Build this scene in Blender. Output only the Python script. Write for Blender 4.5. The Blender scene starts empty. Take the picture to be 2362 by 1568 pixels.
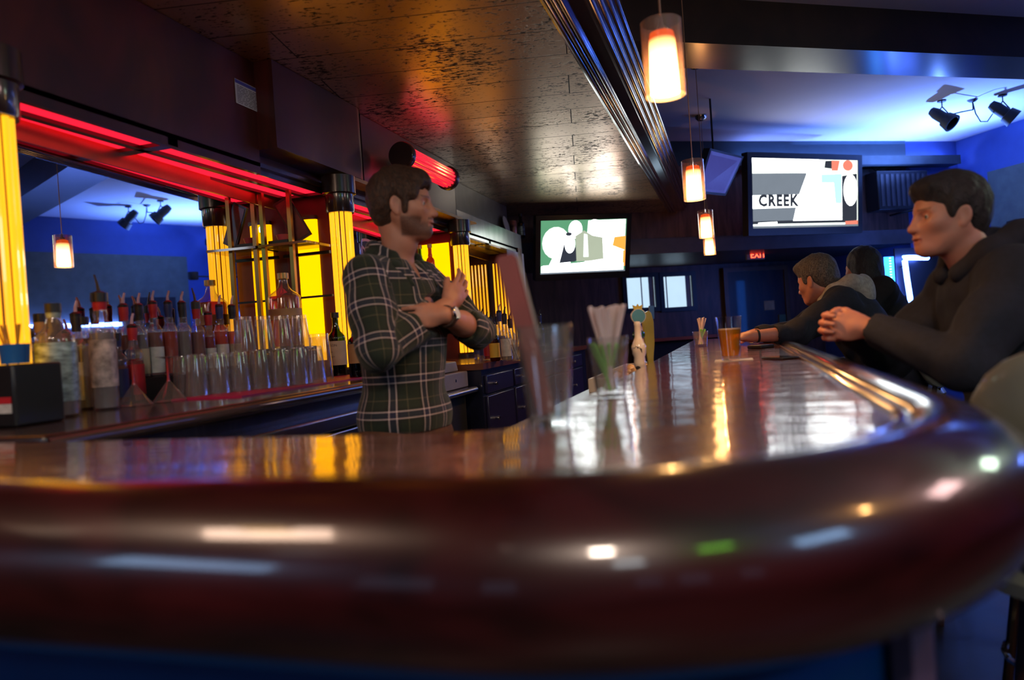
import bpy, bmesh, math, random
import numpy as np
from mathutils import Vector, Matrix

random.seed(7)
SC = bpy.context.scene
COL = SC.collection
PI = math.pi

# ------------------------------------------------------------------ camera
W_, H_ = 2362.0, 1568.0
FPX = 1700.0
CAMZ = 1.215
RHO = math.atan(0.068)
TH = math.atan(0.3006)          # yaw to the left of the bar's direction
PHI = math.atan(12.4 / FPX)     # slight downward pitch
Fv = Vector((-math.sin(TH) * math.cos(PHI), math.cos(TH) * math.cos(PHI), -math.sin(PHI)))
R0 = Vector((math.cos(TH), math.sin(TH), 0))
U0 = R0.cross(Fv)
IX = R0 * math.cos(RHO) - U0 * math.sin(RHO)
IY = R0 * math.sin(RHO) + U0 * math.cos(RHO)
CAM = Vector((0, 0, CAMZ))
cd = bpy.data.cameras.new('camera')
cam = bpy.data.objects.new('camera', cd)
COL.objects.link(cam)
cd.sensor_width = 36.0
cd.lens = 36.0 * FPX / W_
cd.clip_start = 0.02
M4 = Matrix((IX, IY, -Fv)).transposed().to_4x4()
M4.translation = CAM
cam.matrix_world = M4
cd.dof.use_dof = True
cd.dof.focus_distance = 4.2
cd.dof.aperture_fstop = 1.9
SC.camera = cam

# ------------------------------------------------------------------ world, view
wd = bpy.data.worlds.new('world')
SC.world = wd
wd.use_nodes = True
wd.node_tree.nodes['Background'].inputs[0].default_value = (0.25, 0.35, 0.6, 1)
wd.node_tree.nodes['Background'].inputs[1].default_value = 0.01
SC.view_settings.view_transform = 'Standard'
SC.view_settings.look = 'None'
SC.view_settings.gamma = 1.0
SC.view_settings.use_curve_mapping = False
SC.view_settings.exposure = 0.42
try:
    SC.cycles.max_bounces = 8
    SC.cycles.transparent_max_bounces = 32
    SC.cycles.sample_clamp_indirect = 6.0
    SC.cycles.caustics_reflective = False
    SC.cycles.caustics_refractive = False
except Exception:
    pass


def light(name, kind, loc, energy, color, size=0.1, rot=None, sy=None, spot=None, target=None):
    l = bpy.data.lights.new(name, kind)
    l.energy = energy
    l.color = color
    if kind == 'AREA':
        l.size = size
        if sy:
            l.shape = 'RECTANGLE'
            l.size_y = sy
    else:
        l.shadow_soft_size = size
    if spot:
        l.spot_size = spot
        l.spot_blend = 0.6
    o = bpy.data.objects.new(name, l)
    COL.objects.link(o)
    o.location = loc
    if target is not None:
        o.rotation_euler = (Vector(target) - Vector(loc)).to_track_quat('-Z', 'Y').to_euler()
    elif rot:
        o.rotation_euler = rot
    return o


# added warm fill behind the camera, added blue wash for the far ceiling,
# and the downlight of the canopy lamp
light('front_room_fill', 'AREA', (0.6, -1.6, 3.20), 34, (1.0, 0.78, 0.62), 0.26, target=(0.5, -1.2, 0))
light('ceiling_fill_spot', 'SPOT', (2.35, 9.25, 2.385), 330, (0.12, 0.27, 1.0), 0.02, spot=math.radians(150), target=(2.2, 9.0, 3.3))
light('canopy_downlight', 'AREA', (-1.42, 0.02, 2.42), 12, (1.0, 0.68, 0.5), 0.5, target=(-1.5, 0.8, 1.0))


# ------------------------------------------------------------------ pixel rays (photo frame 2362 x 1568)
def ray(px, py):
    return Fv + IX * ((px - W_ / 2) / FPX) + IY * ((H_ / 2 - py) / FPX)


def at_d(px, py, d):
    return CAM + ray(px, py) * d


def at_z(px, py, z):
    r = ray(px, py)
    return CAM + r * ((z - CAMZ) / r.z)


def at_x(px, py, x):
    r = ray(px, py)
    return CAM + r * (x / r.x)


def at_y(px, py, y):
    r = ray(px, py)
    return CAM + r * (y / r.y)


def at_plane(px, py, p0, n):
    r = ray(px, py)
    n = Vector(n)
    return CAM + r * ((Vector(p0) - CAM).dot(n) / r.dot(n))


# ------------------------------------------------------------------ materials
MATS = {}


def nodes_of(name):
    m = bpy.data.materials.new(name)
    m.use_nodes = True
    nt = m.node_tree
    nt.nodes.clear()
    out = nt.nodes.new('ShaderNodeOutputMaterial')
    return m, nt, out


def N(nt, t, **kw):
    n = nt.nodes.new(t)
    for k, v in kw.items():
        if k in ('operation', 'blend_type', 'data_type', 'attribute_name', 'wave_type', 'bands_direction', 'feature', 'vector_type', 'gradient_type'):
            setattr(n, k, v)
        else:
            n.inputs[k.replace('_', ' ')].default_value = v
    return n


def c4(c):
    return (c[0], c[1], c[2], 1.0)


def mat(name, col, rough=0.5, metal=0.0, coat=0.0, var=0.15, scale=8.0, stretch=(1, 1, 1), bump=0.0,
        bscale=40.0, emit=None, estr=0.0, spec=0.5, alpha=None, coat_rough=0.05):
    if name in MATS:
        return MATS[name]
    m, nt, out = nodes_of(name)
    L = nt.links.new
    b = N(nt, 'ShaderNodeBsdfPrincipled', Roughness=rough, Metallic=metal)
    b.inputs['Coat Weight'].default_value = coat
    b.inputs['Coat Roughness'].default_value = coat_rough
    b.inputs['Specular IOR Level'].default_value = spec
    tc = N(nt, 'ShaderNodeTexCoord')
    mp = N(nt, 'ShaderNodeMapping')
    mp.inputs['Scale'].default_value = stretch
    L(tc.outputs['Object'], mp.inputs[0])
    nz = N(nt, 'ShaderNodeTexNoise', Scale=scale, Detail=4.0)
    L(mp.outputs[0], nz.inputs['Vector'])
    rp = nt.nodes.new('ShaderNodeValToRGB')
    a = [max(0, c * (1 - var)) for c in col]
    z = [min(1, c * (1 + var)) for c in col]
    rp.color_ramp.elements[0].position = 0.3
    rp.color_ramp.elements[1].position = 0.7
    rp.color_ramp.elements[0].color = c4(a)
    rp.color_ramp.elements[1].color = c4(z)
    L(nz.outputs[0], rp.inputs[0])
    L(rp.outputs[0], b.inputs['Base Color'])
    if bump > 0:
        n2 = N(nt, 'ShaderNodeTexNoise', Scale=bscale, Detail=3.0)
        L(mp.outputs[0], n2.inputs['Vector'])
        bp = N(nt, 'ShaderNodeBump', Strength=bump, Distance=0.01)
        L(n2.outputs[0], bp.inputs['Height'])
        L(bp.outputs[0], b.inputs['Normal'])
        if coat > 0:
            L(bp.outputs[0], b.inputs['Coat Normal'])
    if emit:
        b.inputs['Emission Color'].default_value = c4(emit)
        b.inputs['Emission Strength'].default_value = estr
    L(b.outputs[0], out.inputs[0])
    MATS[name] = m
    return m


def emat(name, col, strength, grad=None):
    """emitter; grad = (z0, z1, colour0, strength0): colour runs from grad at z0 to col at z1 in object space"""
    if name in MATS:
        return MATS[name]
    m, nt, out = nodes_of(name)
    L = nt.links.new
    e = N(nt, 'ShaderNodeEmission', Strength=strength)
    tc = N(nt, 'ShaderNodeTexCoord')
    nz = N(nt, 'ShaderNodeTexNoise', Scale=6.0)
    L(tc.outputs['Object'], nz.inputs['Vector'])
    mx = nt.nodes.new('ShaderNodeValToRGB')
    mx.color_ramp.elements[0].color = c4([c * 0.9 for c in col])
    mx.color_ramp.elements[1].color = c4(col)
    if grad:
        sx = N(nt, 'ShaderNodeSeparateXYZ')
        L(tc.outputs['Object'], sx.inputs[0])
        mr = N(nt, 'ShaderNodeMapRange')
        mr.inputs['From Min'].default_value = grad[0]
        mr.inputs['From Max'].default_value = grad[1]
        L(sx.outputs[2], mr.inputs[0])
        L(mr.outputs[0], mx.inputs[0])
        mx.color_ramp.elements[0].color = c4([c * grad[3] / strength for c in grad[2]])
        mx.color_ramp.elements[1].color = c4(col)
    else:
        L(nz.outputs[0], mx.inputs[0])
    L(mx.outputs[0], e.inputs[0])
    L(e.outputs[0], out.inputs[0])
    MATS[name] = m
    return m


def glass(name, tint=(1, 1, 1), rough=0.02, ior=1.45, refl=1.0, milk=0.0, milk_c=(0.8, 0.8, 0.8)):
    """thin walled glass sheet: see-through with a Fresnel mirror on top"""
    if name in MATS:
        return MATS[name]
    m, nt, out = nodes_of(name)
    L = nt.links.new
    t = N(nt, 'ShaderNodeBsdfTransparent')
    tc = N(nt, 'ShaderNodeTexCoord')
    nz = N(nt, 'ShaderNodeTexNoise', Scale=20.0)
    L(tc.outputs['Object'], nz.inputs['Vector'])
    rp = nt.nodes.new('ShaderNodeValToRGB')
    rp.color_ramp.elements[0].color = c4([c * 0.96 for c in tint])
    rp.color_ramp.elements[1].color = c4(tint)
    L(nz.outputs[0], rp.inputs[0])
    L(rp.outputs[0], t.inputs[0])
    g = N(nt, 'ShaderNodeBsdfGlossy', Roughness=rough)
    fr = N(nt, 'ShaderNodeFresnel', IOR=ior)
    gm = N(nt, 'ShaderNodeNewGeometry')
    im = N(nt, 'ShaderNodeMapRange')          # the node inverts the index on back faces; undo that for a thin sheet
    im.inputs['To Min'].default_value = ior
    im.inputs['To Max'].default_value = 1.0 / ior
    L(gm.outputs['Backfacing'], im.inputs[0])
    L(im.outputs[0], fr.inputs['IOR'])
    mu = N(nt, 'ShaderNodeMath', operation='MULTIPLY')
    mu.inputs[1].default_value = refl * 1.6
    mu.use_clamp = True
    L(fr.outputs[0], mu.inputs[0])
    mx = N(nt, 'ShaderNodeMixShader')
    L(mu.outputs[0], mx.inputs[0])
    L(t.outputs[0], mx.inputs[1])
    L(g.outputs[0], mx.inputs[2])
    last = mx
    if milk > 0:
        df = N(nt, 'ShaderNodeBsdfDiffuse')
        df.inputs[0].default_value = c4(milk_c)
        m3 = N(nt, 'ShaderNodeMixShader', Fac=milk)
        L(mx.outputs[0], m3.inputs[1])
        L(df.outputs[0], m3.inputs[2])
        last = m3
    L(last.outputs[0], out.inputs[0])
    MATS[name] = m
    return m


def solid_glass(name, tint=(1, 1, 1)):
    if name in MATS:
        return MATS[name]
    m, nt, out = nodes_of(name)
    b = N(nt, 'ShaderNodeBsdfPrincipled', Roughness=0.0, IOR=1.47)
    b.inputs['Transmission Weight'].default_value = 1.0
    tc = N(nt, 'ShaderNodeTexCoord')
    nz = N(nt, 'ShaderNodeTexNoise', Scale=10.0)
    nt.links.new(tc.outputs['Object'], nz.inputs['Vector'])
    rp = nt.nodes.new('ShaderNodeValToRGB')
    rp.color_ramp.elements[0].color = c4([c * 0.97 for c in tint])
    rp.color_ramp.elements[1].color = c4(tint)
    nt.links.new(nz.outputs[0], rp.inputs[0])
    nt.links.new(rp.outputs[0], b.inputs['Base Color'])
    nt.links.new(b.outputs[0], out.inputs[0])
    MATS[name] = m
    return m


def wood(name, c0, c1, rough=0.3, coat=0.6, stretch=(1, 1, 1), scale=3.0, bump=0.05, coat_rough=0.06, planks=None):
    if name in MATS:
        return MATS[name]
    m, nt, out = nodes_of(name)
    L = nt.links.new
    b = N(nt, 'ShaderNodeBsdfPrincipled', Roughness=rough)
    b.inputs['Coat Weight'].default_value = coat
    b.inputs['Coat Roughness'].default_value = coat_rough
    tc = N(nt, 'ShaderNodeTexCoord')
    mp = N(nt, 'ShaderNodeMapping')
    mp.inputs['Scale'].default_value = stretch
    L(tc.outputs['Object'], mp.inputs[0])
    nz = N(nt, 'ShaderNodeTexNoise', Scale=scale, Detail=6.0, Distortion=0.6)
    L(mp.outputs[0], nz.inputs['Vector'])
    rp = nt.nodes.new('ShaderNodeValToRGB')
    rp.color_ramp.elements[0].position = 0.35
    rp.color_ramp.elements[1].position = 0.68
    rp.color_ramp.elements[0].color = c4(c0)
    rp.color_ramp.elements[1].color = c4(c1)
    L(nz.outputs[0], rp.inputs[0])
    L(rp.outputs[0], b.inputs['Base Color'])
    if bump > 0:
        bp = N(nt, 'ShaderNodeBump', Strength=bump, Distance=0.01)
        L(nz.outputs[0], bp.inputs['Height'])
        L(bp.outputs[0], b.inputs['Normal'])
    L(b.outputs[0], out.inputs[0])
    MATS[name] = m
    return m


# ------------------------------------------------------------------ mesh helpers
def MBx():
    return bmesh.new()


def box(bm, x0, x1, y0, y1, z0, z1, M=None, mi=0):
    vs = [bm.verts.new((x, y, z)) for x in (x0, x1) for y in (y0, y1) for z in (z0, z1)]
    idx = [(0, 1, 3, 2), (4, 6, 7, 5), (0, 4, 5, 1), (2, 3, 7, 6), (0, 2, 6, 4), (1, 5, 7, 3)]
    for f in idx:
        fc = bm.faces.new([vs[i] for i in f])
        fc.material_index = mi
    if M is not None:
        bmesh.ops.transform(bm, matrix=M, verts=vs)
    return vs


def lathe(bm, prof, seg=24, c=(0, 0, 0), M=None, mi=0, flute=None, closed=False):
    """prof: list of (r, z); flute: (count, depth)"""
    rings = []
    allv = []
    for r, z in prof:
        if r < 1e-6:
            v = bm.verts.new((c[0], c[1], c[2] + z))
            rings.append([v])
            allv.append(v)
        else:
            ring = []
            for i in range(seg):
                a = 2 * PI * i / seg
                rr = r
                if flute:
                    rr = r - flute[1] * (1 - abs(math.sin(a * flute[0] / 2)))
                ring.append(bm.verts.new((c[0] + rr * math.cos(a), c[1] + rr * math.sin(a), c[2] + z)))
            rings.append(ring)
            allv += ring
    for k in range(len(rings) - 1):
        A, B = rings[k], rings[k + 1]
        if len(A) == 1 and len(B) == 1:
            continue
        for i in range(seg):
            j = (i + 1) % seg
            if len(A) == 1:
                f = bm.faces.new((A[0], B[j], B[i]))
            elif len(B) == 1:
                f = bm.faces.new((A[i], A[j], B[0]))
            else:
                f = bm.faces.new((A[i], A[j], B[j], B[i]))
            f.material_index = mi
            f.smooth = True
    if M is not None:
        bmesh.ops.transform(bm, matrix=M, verts=allv)
    return allv


def tube(bm, pts, r, seg=8, mi=0, cap=True):
    pts = [Vector(p) for p in pts]
    rings = []
    rs = r if isinstance(r, (list, tuple)) else [r] * len(pts)
    up = Vector((0, 0, 1))
    for i, p in enumerate(pts):
        t = (pts[min(i + 1, len(pts) - 1)] - pts[max(i - 1, 0)]).normalized()
        a = t.cross(up)
        if a.length < 0.05:
            a = t.cross(Vector((1, 0, 0)))
        a.normalize()
        b = t.cross(a).normalized()
        rings.append([bm.verts.new(p + (a * math.cos(2 * PI * k / seg) + b * math.sin(2 * PI * k / seg)) * rs[i]) for k in range(seg)])
    for k in range(len(rings) - 1):
        for i in range(seg):
            j = (i + 1) % seg
            f = bm.faces.new((rings[k][i], rings[k][j], rings[k + 1][j], rings[k + 1][i]))
            f.smooth = True
            f.material_index = mi
    if cap:
        for rg in (rings[0], rings[-1][::-1]):
            f = bm.faces.new(rg)
            f.material_index = mi


def prism(bm, pts, z0, z1, M=None, mi=0):
    a = [bm.verts.new((p[0], p[1], z0)) for p in pts]
    b = [bm.verts.new((p[0], p[1], z1)) for p in pts]
    n = len(pts)
    f = [bm.faces.new(a[::-1]), bm.faces.new(b)]
    for i in range(n):
        f.append(bm.faces.new((a[i], a[(i + 1) % n], b[(i + 1) % n], b[i])))
    for q in f:
        q.material_index = mi
    if M is not None:
        bmesh.ops.transform(bm, matrix=M, verts=a + b)


def sweep(bm, path, prof, closed_prof=True, smooth=True):
    """path: (x, y, nx, ny); prof: (n, z)"""
    rings = []
    for x, y, nx, ny in path:
        rings.append([bm.verts.new((x + nx * n, y + ny * n, z)) for n, z in prof])
    m = len(prof)
    for k in range(len(rings) - 1):
        for i in range(m if closed_prof else m - 1):
            j = (i + 1) % m
            f = bm.faces.new((rings[k][i], rings[k][j], rings[k + 1][j], rings[k + 1][i]))
            f.smooth = smooth
    if closed_prof:
        bm.faces.new(rings[0][::-1])
        bm.faces.new(rings[-1])


def obj(name, bm, m, parent=None, loc=None, M=None, bevel=0.0, fixn=True):
    if fixn:
        bmesh.ops.recalc_face_normals(bm, faces=bm.faces[:])
    me = bpy.data.meshes.new(name)
    bm.to_mesh(me)
    bm.free()
    me.set_sharp_from_angle(angle=math.radians(38))
    for q in (m if isinstance(m, (list, tuple)) else [m]):
        me.materials.append(q)
    o = bpy.data.objects.new(name, me)
    COL.objects.link(o)
    if parent is not None:
        o.parent = parent
    if loc is not None:
        o.location = loc
    if M is not None:
        o.matrix_world = M
    if bevel > 0:
        b = o.modifiers.new('bevel', 'BEVEL')
        b.width = bevel
        b.segments = 2
        b.limit_method = 'ANGLE'
    return o


def tag(o, label, cat, group=None, kind=None):
    if label:
        o['label'] = label
    if cat:
        o['category'] = cat
    if group:
        o['group'] = group
    if kind:
        o['kind'] = kind
    return o


def thing(name, label, cat, loc=(0, 0, 0), rz=0.0, group=None, rot=None):
    o = bpy.data.objects.new(name, None)
    o.empty_display_size = 0.05
    COL.objects.link(o)
    o.location = loc
    o.rotation_euler = rot if rot else (0, 0, rz)
    return tag(o, label, cat, group)


def struct(name, bm, m, parent=None, **kw):
    o = obj(name, bm, m, parent, **kw)
    if parent is None:
        o['kind'] = 'structure'
    return o


def dup(root, loc, rz=0.0, label=None, group=None, scale=None, rot=None):
    r = root.copy()
    COL.objects.link(r)
    r.location = loc
    r.rotation_euler = rot if rot else (0, 0, rz)
    if scale:
        r.scale = scale
    if label:
        r['label'] = label
    if group:
        r['group'] = group
    for ch in list(root.children):
        c = ch.copy()
        COL.objects.link(c)
        c.parent = r
        for g in list(ch.children):
            d = g.copy()
            COL.objects.link(d)
            d.parent = c
    return r


def text_bm(bm, s, size, M, ext=0.0006, mi=0, align='CENTER', bold=0.0):
    cu = bpy.data.curves.new('t', 'FONT')
    cu.body = s
    cu.size = size
    cu.align_x = align
    cu.align_y = 'CENTER'
    cu.extrude = ext
    cu.offset = bold
    cu.space_character = 1.0 + bold * 20
    cu.resolution_u = 2
    o = bpy.data.objects.new('t', cu)
    COL.objects.link(o)
    dg = bpy.context.evaluated_depsgraph_get()
    me = bpy.data.meshes.new_from_object(o.evaluated_get(dg))
    n0 = len(bm.verts)
    f0 = len(bm.faces)
    bm.from_mesh(me)
    bm.verts.ensure_lookup_table()
    bm.faces.ensure_lookup_table()
    bmesh.ops.transform(bm, matrix=M, verts=bm.verts[n0:])
    for f in bm.faces[f0:]:
        f.material_index = mi
    bpy.data.objects.remove(o)
    bpy.data.meshes.remove(me)


def frame_M(o, ax, ay, az=None):
    ax = Vector(ax).normalized()
    ay = Vector(ay)
    ay = (ay - ax * ay.dot(ax)).normalized()
    az = ax.cross(ay)
    M = Matrix((ax, ay, az)).transposed().to_4x4()
    M.translation = Vector(o)
    return M

# ================================================================== palette
MAHOG = wood('mahogany_gloss', (0.03, 0.004, 0.004), (0.085, 0.010, 0.008), rough=0.4, coat=0.35, stretch=(4, 1, 0.6), scale=4, bump=0.03, coat_rough=0.12)
RAILW = wood('rail_lacquered_wood', (0.012, 0.0015, 0.002), (0.055, 0.006, 0.008), rough=0.3, coat=1.0, stretch=(1, 1, 3), scale=5, bump=0.02, coat_rough=0.07)
DARKW = wood('dark_wall_wood', (0.055, 0.024, 0.018), (0.17, 0.078, 0.055), rough=0.5, coat=0.25, stretch=(3, 3, 0.4), scale=5, bump=0.05, coat_rough=0.3)
BLACKP = mat('black_plastic', (0.012, 0.012, 0.014), rough=0.35)
BLACKM = mat('black_matte', (0.01, 0.01, 0.012), rough=0.7)
STEEL = mat('brushed_steel', (0.55, 0.56, 0.6), rough=0.25, metal=1.0, var=0.08, scale=30, stretch=(1, 1, 12), bump=0.03)
CHROME = mat('chrome', (0.75, 0.75, 0.78), rough=0.08, metal=1.0, var=0.02)
BRASS = mat('brass_dull', (0.42, 0.25, 0.10), rough=0.3, metal=1.0, var=0.1)
GLASSC = glass('clear_thin_glass', (0.97, 0.98, 0.99))
GLASSB = glass('pint_glass', (0.93, 0.94, 0.95), rough=0.07, refl=1.4, milk=0.07, milk_c=(0.9, 0.75, 0.75))
NAVY = mat('blue_bar_front_paint', (0.0, 0.07, 0.30), rough=0.5, var=0.1)
TEAL = mat('wall_paint_teal', (0.03, 0.06, 0.085), rough=0.7, var=0.08)
BLUEW = mat('wall_paint_blue', (0.05, 0.10, 0.35), rough=0.7, var=0.06)
CEILP = mat('ceiling_paint', (0.58, 0.55, 0.58), rough=0.9, var=0.03, scale=2)
FLOORM = mat('floor_tile', (0.03, 0.024, 0.022), rough=0.45, var=0.4, scale=5)
YEL = emat('amber_light', (1.0, 0.40, 0.0), 1.7)
RED = emat('red_light_panel', (1.0, 0.012, 0.035), 1.25)


DKCORE = mat('tube_gap_dark', (0.10, 0.03, 0.01), rough=0.4)


def bartop_material():
    m, nt, out = nodes_of('lacquered_bar_top')
    L = nt.links.new
    b = N(nt, 'ShaderNodeBsdfPrincipled', Roughness=0.25)
    b.inputs['Coat Weight'].default_value = 1.0
    b.inputs['Coat Roughness'].default_value = 0.05
    b.inputs['Coat IOR'].default_value = 1.7
    tc = N(nt, 'ShaderNodeTexCoord')
    mp = N(nt, 'ShaderNodeMapping')
    mp.inputs['Scale'].default_value = (1.5, 14, 1)
    L(tc.outputs['Object'], mp.inputs[0])
    nz = N(nt, 'ShaderNodeTexNoise', Scale=2.0, Detail=7.0, Distortion=0.4)
    L(mp.outputs[0], nz.inputs['Vector'])
    rp = nt.nodes.new('ShaderNodeValToRGB')
    rp.color_ramp.elements[0].position = 0.3
    rp.color_ramp.elements[1].position = 0.7
    rp.color_ramp.elements[0].color = (0.10, 0.022, 0.014, 1)
    rp.color_ramp.elements[1].color = (0.36, 0.11, 0.08, 1)
    L(nz.outputs[0], rp.inputs[0])
    L(rp.outputs[0], b.inputs['Base Color'])
    # wavy poured lacquer: ripples that run across the bar
    mp2 = N(nt, 'ShaderNodeMapping')
    mp2.inputs['Scale'].default_value = (2.2, 7.0, 1)
    L(tc.outputs['Object'], mp2.inputs[0])
    n2 = N(nt, 'ShaderNodeTexNoise', Scale=2.4, Detail=3.0)
    L(mp2.outputs[0], n2.inputs['Vector'])
    bp = N(nt, 'ShaderNodeBump', Strength=0.24, Distance=0.012)
    L(n2.outputs[0], bp.inputs['Height'])
    L(bp.outputs[0], b.inputs['Coat Normal'])
    L(bp.outputs[0], b.inputs['Normal'])
    L(b.outputs[0], out.inputs[0])
    return m


def canopy_material():
    m, nt, out = nodes_of('worn_glossy_ceiling_boards')
    L = nt.links.new
    b = N(nt, 'ShaderNodeBsdfPrincipled', Metallic=0.75)
    tc = N(nt, 'ShaderNodeTexCoord')
    rot = N(nt, 'ShaderNodeMapping')
    rot.inputs['Rotation'].default_value = (0, 0, math.radians(-11))
    L(tc.outputs['Object'], rot.inputs[0])
    br = N(nt, 'ShaderNodeTexBrick', Scale=1.0)
    br.inputs['Mortar Size'].default_value = 0.004
    br.inputs['Mortar Smooth'].default_value = 0.4
    br.inputs['Brick Width'].default_value = 2.3
    br.inputs['Row Height'].default_value = 0.28
    br.inputs['Color1'].default_value = (1, 1, 1, 1)
    br.inputs['Color2'].default_value = (0.85, 0.85, 0.85, 1)
    br.inputs['Mortar'].default_value = (0, 0, 0, 1)
    L(rot.outputs[0], br.inputs['Vector'])
    pits = N(nt, 'ShaderNodeTexNoise', Scale=55.0, Detail=5.0, Roughness=0.65)
    mp = N(nt, 'ShaderNodeMapping')
    mp.inputs['Scale'].default_value = (0.6, 1.3, 1)
    L(rot.outputs[0], mp.inputs[0])
    L(mp.outputs[0], pits.inputs['Vector'])
    big = N(nt, 'ShaderNodeTexNoise', Scale=2.5, Detail=3.0)
    L(rot.outputs[0], big.inputs['Vector'])
    ad = N(nt, 'ShaderNodeMath', operation='MULTIPLY_ADD')
    ad.inputs[1].default_value = 0.35
    L(big.outputs[0], ad.inputs[0])
    L(pits.outputs[0], ad.inputs[2])
    pr = nt.nodes.new('ShaderNodeValToRGB')
    pr.color_ramp.elements[0].position = 0.56
    pr.color_ramp.elements[1].position = 0.62
    L(ad.outputs[0], pr.inputs[0])
    mu = N(nt, 'ShaderNodeMixRGB', blend_type='MULTIPLY', Fac=1.0)
    L(pr.outputs[0], mu.inputs[1])
    L(br.outputs[0], mu.inputs[2])
    cr = nt.nodes.new('ShaderNodeValToRGB')
    cr.color_ramp.elements[0].color = (0.006, 0.004, 0.003, 1)
    cr.color_ramp.elements[1].color = (0.66, 0.44, 0.26, 1)
    L(mu.outputs[0], cr.inputs[0])
    L(cr.outputs[0], b.inputs['Base Color'])
    rr = N(nt, 'ShaderNodeMapRange')
    rr.inputs['To Min'].default_value = 0.6
    rr.inputs['To Max'].default_value = 0.27
    L(mu.outputs[0], rr.inputs[0])
    L(rr.outputs[0], b.inputs['Roughness'])
    b.inputs['IOR'].default_value = 1.9
    bp = N(nt, 'ShaderNodeBump', Strength=0.25, Distance=0.004)
    L(mu.outputs[0], bp.inputs['Height'])
    L(bp.outputs[0], b.inputs['Normal'])
    L(b.outputs[0], out.inputs[0])
    return m


BARTOP = bartop_material()
CANOPY = canopy_material()

# ================================================================== room shell
E = Vector((math.cos(math.radians(31)), math.sin(math.radians(31)), 0))
NR = Vector((E.y, -E.x, 0))                      # from the far wall into the room
P0 = Vector((-0.7, 8.4, 0))
ZC = 3.255


def wp(t, off, z):
    return P0 + E * t + NR * off + Vector((0, 0, z))


def wall_M(t, off, z):
    return frame_M(wp(t, off, z), E, (0, 0, 1))   # local x along the wall, y up, z into the room... (E x up = -(-NR))


T0, T1 = -2.3, 4.1
bm = MBx()
box(bm, -3.2, 10, -3.6, 13.5, -0.1, 0)
struct('floor', bm, FLOORM)
bm = MBx()
box(bm, -3.2, 10, -3.6, 13.5, ZC, ZC + 0.1)
struct('ceiling', bm, CEILP)


def wall_box(bm, t0, t1, o0, o1, z0, z1):
    a, b_, c, d = wp(t0, o0, 0), wp(t1, o0, 0), wp(t1, o1, 0), wp(t0, o1, 0)
    prism(bm, [(p.x, p.y) for p in (a, b_, c, d)], z0, z1)


# far wall: a deep bulkhead carries the televisions, the wall below steps back
TJ = 3.32
bm = MBx()
wall_box(bm, T0, TJ, 0, -1.7, 2.0, ZC)
struct('wall_bulkhead', bm, DARKW)
bm = MBx()
wall_box(bm, T0 - 1.2, TJ + 0.6, -1.7, -1.85, 0, ZC)
struct('wall_far', bm, DARKW)
bm = MBx()
wall_box(bm, TJ, 4.6, 0, -1.7, 0, ZC)
struct('wall_far_right', bm, BLUEW)
CR = wp(T1, 0, 0)
bm = MBx()
q = [CR, CR + NR * 15, CR + NR * 15 + E * 0.15, CR + E * 0.15]
prism(bm, [(p.x, p.y) for p in q], 0, ZC)
struct('wall_right', bm, BLUEW)
bm = MBx()
box(bm, -2.75, -2.62, -3.6, 9.5, 0, ZC)
struct('wall_left', bm, DARKW)
bm = MBx()
box(bm, -3.2, 10, -3.6, -3.45, 0, ZC)
struct('wall_street', bm, TEAL)
# paint strip above the panelling and the ledge below the televisions
bm = MBx()
wall_box(bm, T0, TJ, 0.02, 0.0, 2.98, ZC)
struct('trim_1', bm, TEAL)
bm = MBx()
wall_box(bm, T0, TJ, 0.06, 0.0, 2.0, 2.17)
struct('trim_2', bm, mat('bulkhead_band', (0.06, 0.055, 0.07), rough=0.45))

# hanging beam over the seating area
EB = Vector((math.cos(math.radians(32)), math.sin(math.radians(32)), 0))
NB = Vector((EB.y, -EB.x, 0))
BA = Vector((-0.75, 4.42, 0))
bm = MBx()
q = [BA, BA + EB * 7, BA + EB * 7 - NB * 0.42, BA - NB * 0.42]
prism(bm, [(p.x, p.y) for p in q], 2.965, ZC)
struct('ceiling_beam', bm, wood('beam_gloss', (0.012, 0.006, 0.004), (0.04, 0.018, 0.01), rough=0.35, coat=0.8, coat_rough=0.18, scale=3))

# canopy over the bartender's aisle
bm = MBx()
yl = 7.55
ye = lambda x: P0.y + (x - P0.x) * E.y / E.x - 0.03
pts = [(-2.6, -1.2), (-0.62, -1.2), (-0.62, ye(-0.62)), (-2.6, ye(-2.6))]
prism(bm, pts, 2.465, 2.60)
struct('ceiling_canopy', bm, CANOPY)


def flutes(p0, p1, n, r, steps=7):
    """row of half round flutes from p0 to p1 (profile coordinates), bulging to the right of the direction"""
    p0, p1 = Vector(p0), Vector(p1)
    d = (p1 - p0) / n
    nrm = Vector((d.y, -d.x)).normalized()
    out = []
    for i in range(n):
        c = p0 + d * (i + 0.5)
        for k in range(steps):
            a = PI * k / (steps - 1)
            out.append(tuple(c - d * 0.5 * math.cos(a) + nrm * r * math.sin(a)))
    return out


FLUTEM = mat('fluted_dark_lacquer', (0.05, 0.02, 0.02), rough=0.16, coat=1.0, metal=0.35, coat_rough=0.08, var=0.2)
prof = [(-0.62, 2.60), (-0.62, 2.465)] + flutes((-0.61, 2.462), (-0.53, 2.462), 3, 0.017) + [(-0.525, 2.47), (-0.47, 2.475)] + \
    flutes((-0.465, 2.475), (-0.375, 2.60), 4, 0.02) + [(-0.375, 2.61)]
bm = MBx()
ra = [bm.verts.new((x, -1.2, z)) for x, z in prof]
rb = [bm.verts.new((x, ye(x), z)) for x, z in prof]
for i in range(len(prof)):
    j = (i + 1) % len(prof)
    f = bm.faces.new((ra[i], ra[j], rb[j], rb[i]))
    f.smooth = True
bm.faces.new(ra)
bm.faces.new(rb[::-1])
struct('trim_3', bm, FLUTEM)

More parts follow.
